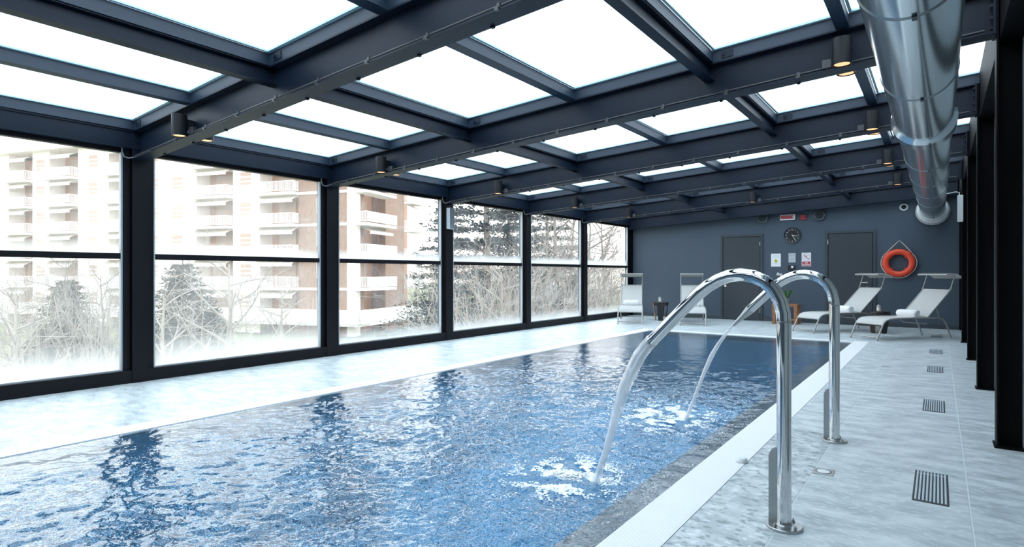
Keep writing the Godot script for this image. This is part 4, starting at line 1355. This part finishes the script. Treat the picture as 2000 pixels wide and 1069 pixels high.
func building() -> void:
	var o := thing("apartment_building", "salmon and white apartment block with balconies and awnings across the garden", "building")
	# local axes: x along the long front, z along the short side; the origin is the near corner
	o.transform = Transform3D(Basis(Vector3(-0.9524, 0, 0.3048), Vector3.UP, Vector3(-0.3048, 0, -0.9524)), Vector3(-41.76, 0, -34.73))
	var fl := []
	for n in range(-1, 5): fl.append(-0.16 + 3.0 * n)
	var top := 15.0
	part(o, "core", MB.new().span(3.0, 60.0, -4.6, top - 0.4, 1.7, 13.0), M.recess_wall)
	# long front: wall strips between the balcony bays
	var bays := [[7.4, 11.9], [15.2, 19.8], [28.0, 32.0], [36.7, 41.2], [44.0, 48.0]]
	var x := 1.4
	for b in bays + [[60.0, 60.0]]:
		part(o, "wall_strip", MB.new().span(x, b[0], -4.6, top, 0.0, 1.75), M.facade_white if x > 11.0 else M.facade_brick)
		x = b[1]
	part(o, "side_wall", MB.new().span(1.4, 3.1, -4.6, top, 5.6, 9.4), M.facade_brick)
	part(o, "corner_pier", MB.new().span(1.25, 2.0, -4.6, top, -0.1, 0.9), M.facade_white)
	part(o, "roof_slab", MB.new().span(0.3, 60.0, top, top + 0.4, -0.8, 13.0), M.facade_white)
	# storey bands
	for y in fl:
		part(o, "storey_band", MB.new().span(1.3, 60.0, y - 0.24, y, -0.06, 0.1), M.facade_white)
	for n in fl.size():
		var y: float = fl[n]
		for b in bays:
			balcony(o, Vector3(b[0], y, -0.9), Vector3(b[1] - b[0], 0, 2.6), false, n)
		if n > 0:
			# corner balcony on the short side, and the small one at its far end
			balcony(o, Vector3(0.0, y, 0.1), Vector3(1.6, 0, 5.3), true, n)
			balcony(o, Vector3(0.3, y, 9.4), Vector3(1.5, 0, 2.7), true, n + 1)
		# plain windows
		for wx in [4.6, 13.6, 22.3, 25.6, 34.3, 42.6]:
			var w := part(o, "window", MB.new().span(wx - 0.75, wx + 0.75, y + 0.9, y + 2.35, -0.05, 0.02), M.railing)
			part(w, "pane", MB.new().span(wx - 0.65, wx + 0.65, y + 1.0, y + 1.28, -0.06, -0.04).span(wx - 0.65, wx + 0.65, y + 1.42, y + 1.72, -0.06, -0.04).span(wx - 0.65, wx + 0.65, y + 1.86, y + 2.24, -0.06, -0.04), M.far_pane)
	# terrace parapet round the first floor
	part(o, "terrace_parapet", MB.new().span(-0.3, 16.0, -3.55, -2.1, -1.6, -1.4).span(-0.3, -0.1, -3.55, -2.1, -1.6, 12.4).span(-0.3, 16.0, -3.55, -3.3, -1.6, 0.2), M.facade_white)

func balcony(o: Node3D, at: Vector3, size: Vector3, side: bool, n: int) -> void:
	var x0 := at.x
	var x1 := at.x + size.x
	var z0 := at.z
	var z1 := at.z + size.z
	var y := at.y
	var b := part(o, "balcony", MB.new().span(x0, x1, y - 0.25, y, z0, z1), M.facade_white)
	# railing on the outer sides
	var r := MB.new()
	var run := func(p: Vector3, q: Vector3) -> void:
		var d := q - p
		var len := d.length()
		var u := d / len
		var bs := Basis(u, Vector3.UP, u.cross(Vector3.UP))
		r.box((p + q) * 0.5 + Vector3(0, 1.0, 0), Vector3(len, 0.06, 0.06), bs)
		r.box((p + q) * 0.5 + Vector3(0, 0.12, 0), Vector3(len, 0.05, 0.05), bs)
		var s := 0.0
		while s <= len:
			r.box(p + u * s + Vector3(0, 0.55, 0), Vector3(0.05, 0.86, 0.05), bs)
			s += 0.16
	if side:
		run.call(Vector3(x0, y, z0), Vector3(x0, y, z1))
		run.call(Vector3(x0, y, z0), Vector3(x1, y, z0))
	else:
		run.call(Vector3(x0, y, z0), Vector3(x1, y, z0))
		run.call(Vector3(x1, y, z0), Vector3(x1, y, 0.0))
		run.call(Vector3(x0, y, z0), Vector3(x0, y, 0.0))
	part(b, "railing", r, M.railing)
	# tall doors at the back of the recess
	var zb := 1.70
	if side:
		part(b, "door_shutter", MB.new().span(2.92, 3.0, y, y + 2.4, z0 + 0.5, z0 + 1.4), M.shutter)
		part(b, "glass_door", MB.new().span(2.92, 3.0, y, y + 2.4, z0 + 1.8, z1 - 0.8), M.far_pane)
	else:
		part(b, "door_shutter", MB.new().span(x0 + 0.2, x0 + 1.1, y, y + 2.5, zb - 0.1, zb), M.shutter)
		part(b, "glass_door", MB.new().span(x0 + 1.6, x1 - 0.9, y, y + 2.4, zb - 0.1, zb), M.far_pane)
	if n % 2 == 0 or not side:
		# sloping awning with a scalloped edge
		var a := MB.new()
		var ya := y + 2.72
		if side:
			var za := z0 + 0.8
			var zc := z1 - 0.4
			a.quad(Vector3(1.5, ya, za), Vector3(x0 + 0.2, ya - 0.45, za), Vector3(x0 + 0.2, ya - 0.45, zc), Vector3(1.5, ya, zc))
			a.quad(Vector3(1.5, ya, zc), Vector3(x0 + 0.2, ya - 0.45, zc), Vector3(x0 + 0.2, ya - 0.45, za), Vector3(1.5, ya, za))
			var s := za
			while s < zc - 0.1:
				a.box(Vector3(x0 + 0.2, ya - 0.58, s + 0.16), Vector3(0.03, 0.26, 0.26))
				a.box(Vector3(x0 + 0.2, ya - 0.50, s + 0.32), Vector3(0.03, 0.10, 0.10))
				s += 0.32
		else:
			a.quad(Vector3(x0, ya, 0.0), Vector3(x0, ya - 0.45, z0), Vector3(x1, ya - 0.45, z0), Vector3(x1, ya, 0.0))
			a.quad(Vector3(x1, ya, 0.0), Vector3(x1, ya - 0.45, z0), Vector3(x0, ya - 0.45, z0), Vector3(x0, ya, 0.0))
			var s := x0
			while s < x1 - 0.1:
				a.box(Vector3(s + 0.16, ya - 0.58, z0), Vector3(0.26, 0.26, 0.03))
				a.box(Vector3(s + 0.32, ya - 0.50, z0), Vector3(0.10, 0.10, 0.03))
				s += 0.32
		part(b, "awning", a, M.awning_cloth)

func branch(m: MB, rng: RandomNumberGenerator, p: Vector3, d: Vector3, ln: float, r: float, depth: int, up: float, twigs: int) -> void:
	var pts := [p]
	var rr := [r]
	var q := p
	var dir := d
	var seg := 4 if depth > 1 else 3
	for s in seg:
		dir = (dir + Vector3(rng.randfn(0, 0.13), rng.randfn(0, 0.10) + up * 0.10, rng.randfn(0, 0.13))).normalized()
		q += dir * (ln / seg)
		pts.append(q)
		rr.append(r * (1.0 - 0.62 * (s + 1) / seg))
	m.tube(pts, rr, 6 if depth > 2 else (4 if depth > 1 else 3), false)
	if depth == 0: return
	var n := twigs + rng.randi() % 3
	for k in n:
		var f := 0.28 + 0.72 * (k + rng.randf()) / n
		var i := mini(int(f * seg), seg - 1)
		var at: Vector3 = (pts[i] as Vector3).lerp(pts[i + 1], f * seg - i)
		var ax := dir.cross(Vector3(rng.randfn(), rng.randfn(), rng.randfn())).normalized()
		var nd := dir.rotated(ax, rng.randf_range(0.45, 0.95))
		branch(m, rng, at, nd, ln * rng.randf_range(0.42, 0.66), r * 0.46 * (1.15 - 0.5 * f), depth - 1, up, twigs)

func bare_tree(label: String, height: float, r: float, sd: int, m: Material, up: float, twigs: int, group: String) -> Node3D:
	var o := thing("bare_tree", label, "tree", Vector3.ZERO, 0.0, group)
	var rng := RandomNumberGenerator.new()
	rng.seed = sd
	var tr := MB.new()
	var pts := [Vector3.ZERO]
	var rr := [r]
	var q := Vector3.ZERO
	for s in 6:
		q += Vector3(rng.randfn(0, 0.05), 1.0, rng.randfn(0, 0.05)) * height * 0.75 / 6
		pts.append(q)
		rr.append(r * (1.0 - 0.80 * (s + 1) / 6.0))
	tr.tube(pts, rr, 8, false)
	part(o, "trunk", tr, m)
	var br := MB.new()
	for k in 13:
		var f := 0.22 + 0.78 * (k + rng.randf() * 0.7) / 13.0
		var i := mini(int(f * 6), 5)
		var at: Vector3 = (pts[i] as Vector3).lerp(pts[i + 1], f * 6 - i)
		var a := k * 2.4 + rng.randf()
		branch(br, rng, at, Vector3(cos(a), rng.randf_range(0.35, 1.0), sin(a)).normalized(), height * rng.randf_range(0.26, 0.40) * (1.25 - 0.6 * f), r * 0.42 * (1.2 - 0.6 * f), 2, up, twigs)
	part(o, "branches", br, m)
	return o

func thicket(label: String, height: float, sd: int, m: Material, n: int, group: String) -> Node3D:
	var o := thing("bare_shrub", label, "shrub", Vector3.ZERO, 0.0, group)
	var rng := RandomNumberGenerator.new()
	rng.seed = sd
	var br := MB.new()
	for k in n:
		var a := rng.randf() * TAU
		var s := rng.randf_range(0.05, 0.55)
		branch(br, rng, Vector3(cos(a) * s, 0, sin(a) * s) * height * 0.2, Vector3(cos(a) * s, 1.0, sin(a) * s).normalized(), height * rng.randf_range(0.6, 1.0), 0.034, 2, 0.5, 4)
	part(o, "branches", br, m)
	return o

func conifer(label: String, height: float, spread: float, sd: int, m: Material, group: String) -> Node3D:
	var o := thing("cedar_tree", label, "tree", Vector3.ZERO, 0.0, group)
	var rng := RandomNumberGenerator.new()
	rng.seed = sd
	part(o, "trunk", MB.new().tube([Vector3.ZERO, Vector3(0.1, height * 0.5, 0), Vector3(0, height, 0)], [0.28, 0.18, 0.03], 8, false), M.bark)
	var br := MB.new()
	var fo := MB.new()
	var tiers := 16
	for t in tiers:
		var f := 0.10 + 0.88 * t / float(tiers)
		var ln := spread * (1.08 - f) * rng.randf_range(0.8, 1.1)
		for k in 7:
			var a := TAU * k / 7.0 + rng.randf() * 0.8 + t
			var d := Vector3(cos(a), 0.18, sin(a))
			var p := Vector3(0, height * f, 0)
			var e := p + d * ln - Vector3(0, ln * 0.16, 0)
			br.tube([p, p.lerp(e, 0.5) + Vector3(0, 0.10, 0), e], [0.05, 0.035, 0.01], 4, false)
			var cnt := int(26 + ln * 34)
			for c in cnt:
				var g := rng.randf_range(0.15, 1.0)
				var at := p.lerp(e, g) + Vector3(rng.randfn(0, 0.17), rng.randfn(0.03, 0.08), rng.randfn(0, 0.17)) * (0.6 + ln * 0.35)
				var dd := (d + Vector3(rng.randfn(0, 0.6), rng.randfn(-0.1, 0.4), rng.randfn(0, 0.6))).normalized()
				var w := dd.cross(Vector3(rng.randfn(), rng.randfn(), rng.randfn())).normalized() * 0.055
				var l := dd * rng.randf_range(0.16, 0.34)
				var nn := w.cross(l).normalized()
				var i0 := fo.vert(at - w, nn)
				fo.vert(at + w, nn); fo.vert(at + l, nn)
				fo.tri(i0, i0 + 1, i0 + 2)
	part(o, "branches", br, M.bark)
	part(o, "needles", fo, m).set_meta("kind", "stuff")
	return o

func put(o: Node3D, x: float, z: float, turn := 0.0, s := 1.0) -> void:
	o.position = Vector3(x, -4.6, z)
	o.rotation.y = turn
	o.scale = Vector3.ONE * s

func trees() -> void:
	var gb := "bare trees in the garden"
	var gc := "evergreens in the garden"
	var gs := "bare shrubs in the garden"
	var t1 := bare_tree("tall bare tree behind the fifth window from the near end", 15.0, 0.22, 201, M.bark, 0.3, 5, gb)
	put(t1, -19.2, -30.5, 0.4)
	var t2 := bare_tree("pale bare tree with crooked limbs behind the second visible window", 8.2, 0.17, 202, M.pale_bark, 0.2, 4, gb)
	put(t2, -23.5, -12.5, 1.0)
	var c1 := conifer("large blue green cedar behind the fourth visible window", 15.0, 5.2, 301, M.needles, gc)
	put(c1, -19.5, -24.2, 0)
	var c2 := conifer("yellowish evergreen low behind the second visible window", 6.6, 3.4, 302, M.yellow_needles, gc)
	put(c2, -34.6, -15.6, 0)
	var s1 := thicket("dense upright bare shrub low behind the fourth visible window", 5.8, 401, M.pale_bark, 17, gs)
	put(s1, -14.3, -16.8, 0)
	var list := [
		[t1, -20.2, -39.7, 0.85, 2.2, "slender bare tree seen in the last window by the corner"],
		[t1, -26.2, -47.8, 1.05, 4.0, "tall bare tree far behind the last window"],
		[t1, -31.9, -46.0, 1.0, 1.0, "bare tree half hidden behind the fourth window column"],
		[t1, -31.8, -53.6, 1.1, 5.2, "distant bare tree right of the fifth window"],
		[t1, -60.8, -17.5, 0.62, 0.3, "bare tree in front of the building in the nearest window"],
		[t1, -41.6, -14.2, 0.5, 3.0, "grey bare tree at the right of the nearest window"],
		[t1, -38.4, -9.1, 0.42, 5.0, "bare tree at the left edge of the nearest window"],
		[t2, -29.3, -7.1, 0.8, 2.0, "pale bare tree low at the left edge of the nearest window"],
		[t2, -23.6, -10.0, 0.8, 3.7, "pale bare tree at the left of the second visible window"],
		[t2, -30.2, -18.8, 0.75, 5.1, "small pale bare tree in front of the salmon wall"],
		[t2, -16.3, -21.5, 0.95, 0.5, "pale arching bare tree right in the fourth visible window"],
		[t2, -14.8, -22.6, 0.62, 4.4, "small bare tree low behind the fifth window"],
		[c1, -25.0, -38.7, 0.95, 1.0, "tall cedar behind the bare tree of the fifth window"],
		[c1, -29.8, -32.7, 0.85, 2.5, "cedar partly hidden by the third window column"],
		[c1, -23.8, -32.2, 0.9, 3.5, "cedar at the right edge of the fourth visible window"],
		[c2, -41.1, -12.1, 0.85, 1.4, "yellow green evergreen low in the nearest window"],
		[c2, -18.0, -31.5, 0.9, 0.2, "evergreen low behind the fifth window column"],
		[s1, -14.8, -18.9, 1.0, 1.6, "dense bare shrub at the right of the fourth visible window"],
		[s1, -15.0, -21.2, 1.1, 2.6, "bare shrub behind the fourth window column"],
		[s1, -15.1, -23.7, 1.05, 3.4, "bare shrub low in the fifth visible window"],
		[s1, -15.6, -27.0, 1.0, 4.4, "bare shrub behind the fifth window column"],
		[s1, -16.0, -30.5, 1.2, 5.4, "bare shrub low in the last window"],
		[s1, -16.9, -34.8, 1.3, 0.7, "bare shrub at the right edge of the last window"],
		[s1, -21.3, -38.9, 1.5, 1.9, "tall bare shrub far back in the last window"],
		[s1, -23.0, -35.2, 1.4, 2.9, "tall bare shrub far back in the fifth window"],
		[s1, -24.1, -29.5, 1.3, 3.9, "tall bare shrub below the blue green cedar"],
		[s1, -29.7, -30.3, 1.1, 0.2, "bare shrub before the far end of the apartment block"],
		[s1, -33.1, -10.4, 0.95, 2.2, "bare shrub in the middle of the nearest window"],
		[s1, -34.4, -12.0, 1.0, 4.2, "bare shrub at the right of the nearest window"],
		[s1, -33.8, -8.7, 0.9, 1.2, "bare shrub at the left of the nearest window"],
		[s1, -36.1, -18.2, 0.8, 3.2, "bare shrub behind the pale crooked tree"]]
	for l in list:
		var o := dup(l[0], Vector3.ZERO, 0.0, l[5])
		put(o, l[1], l[2], l[4], l[3])
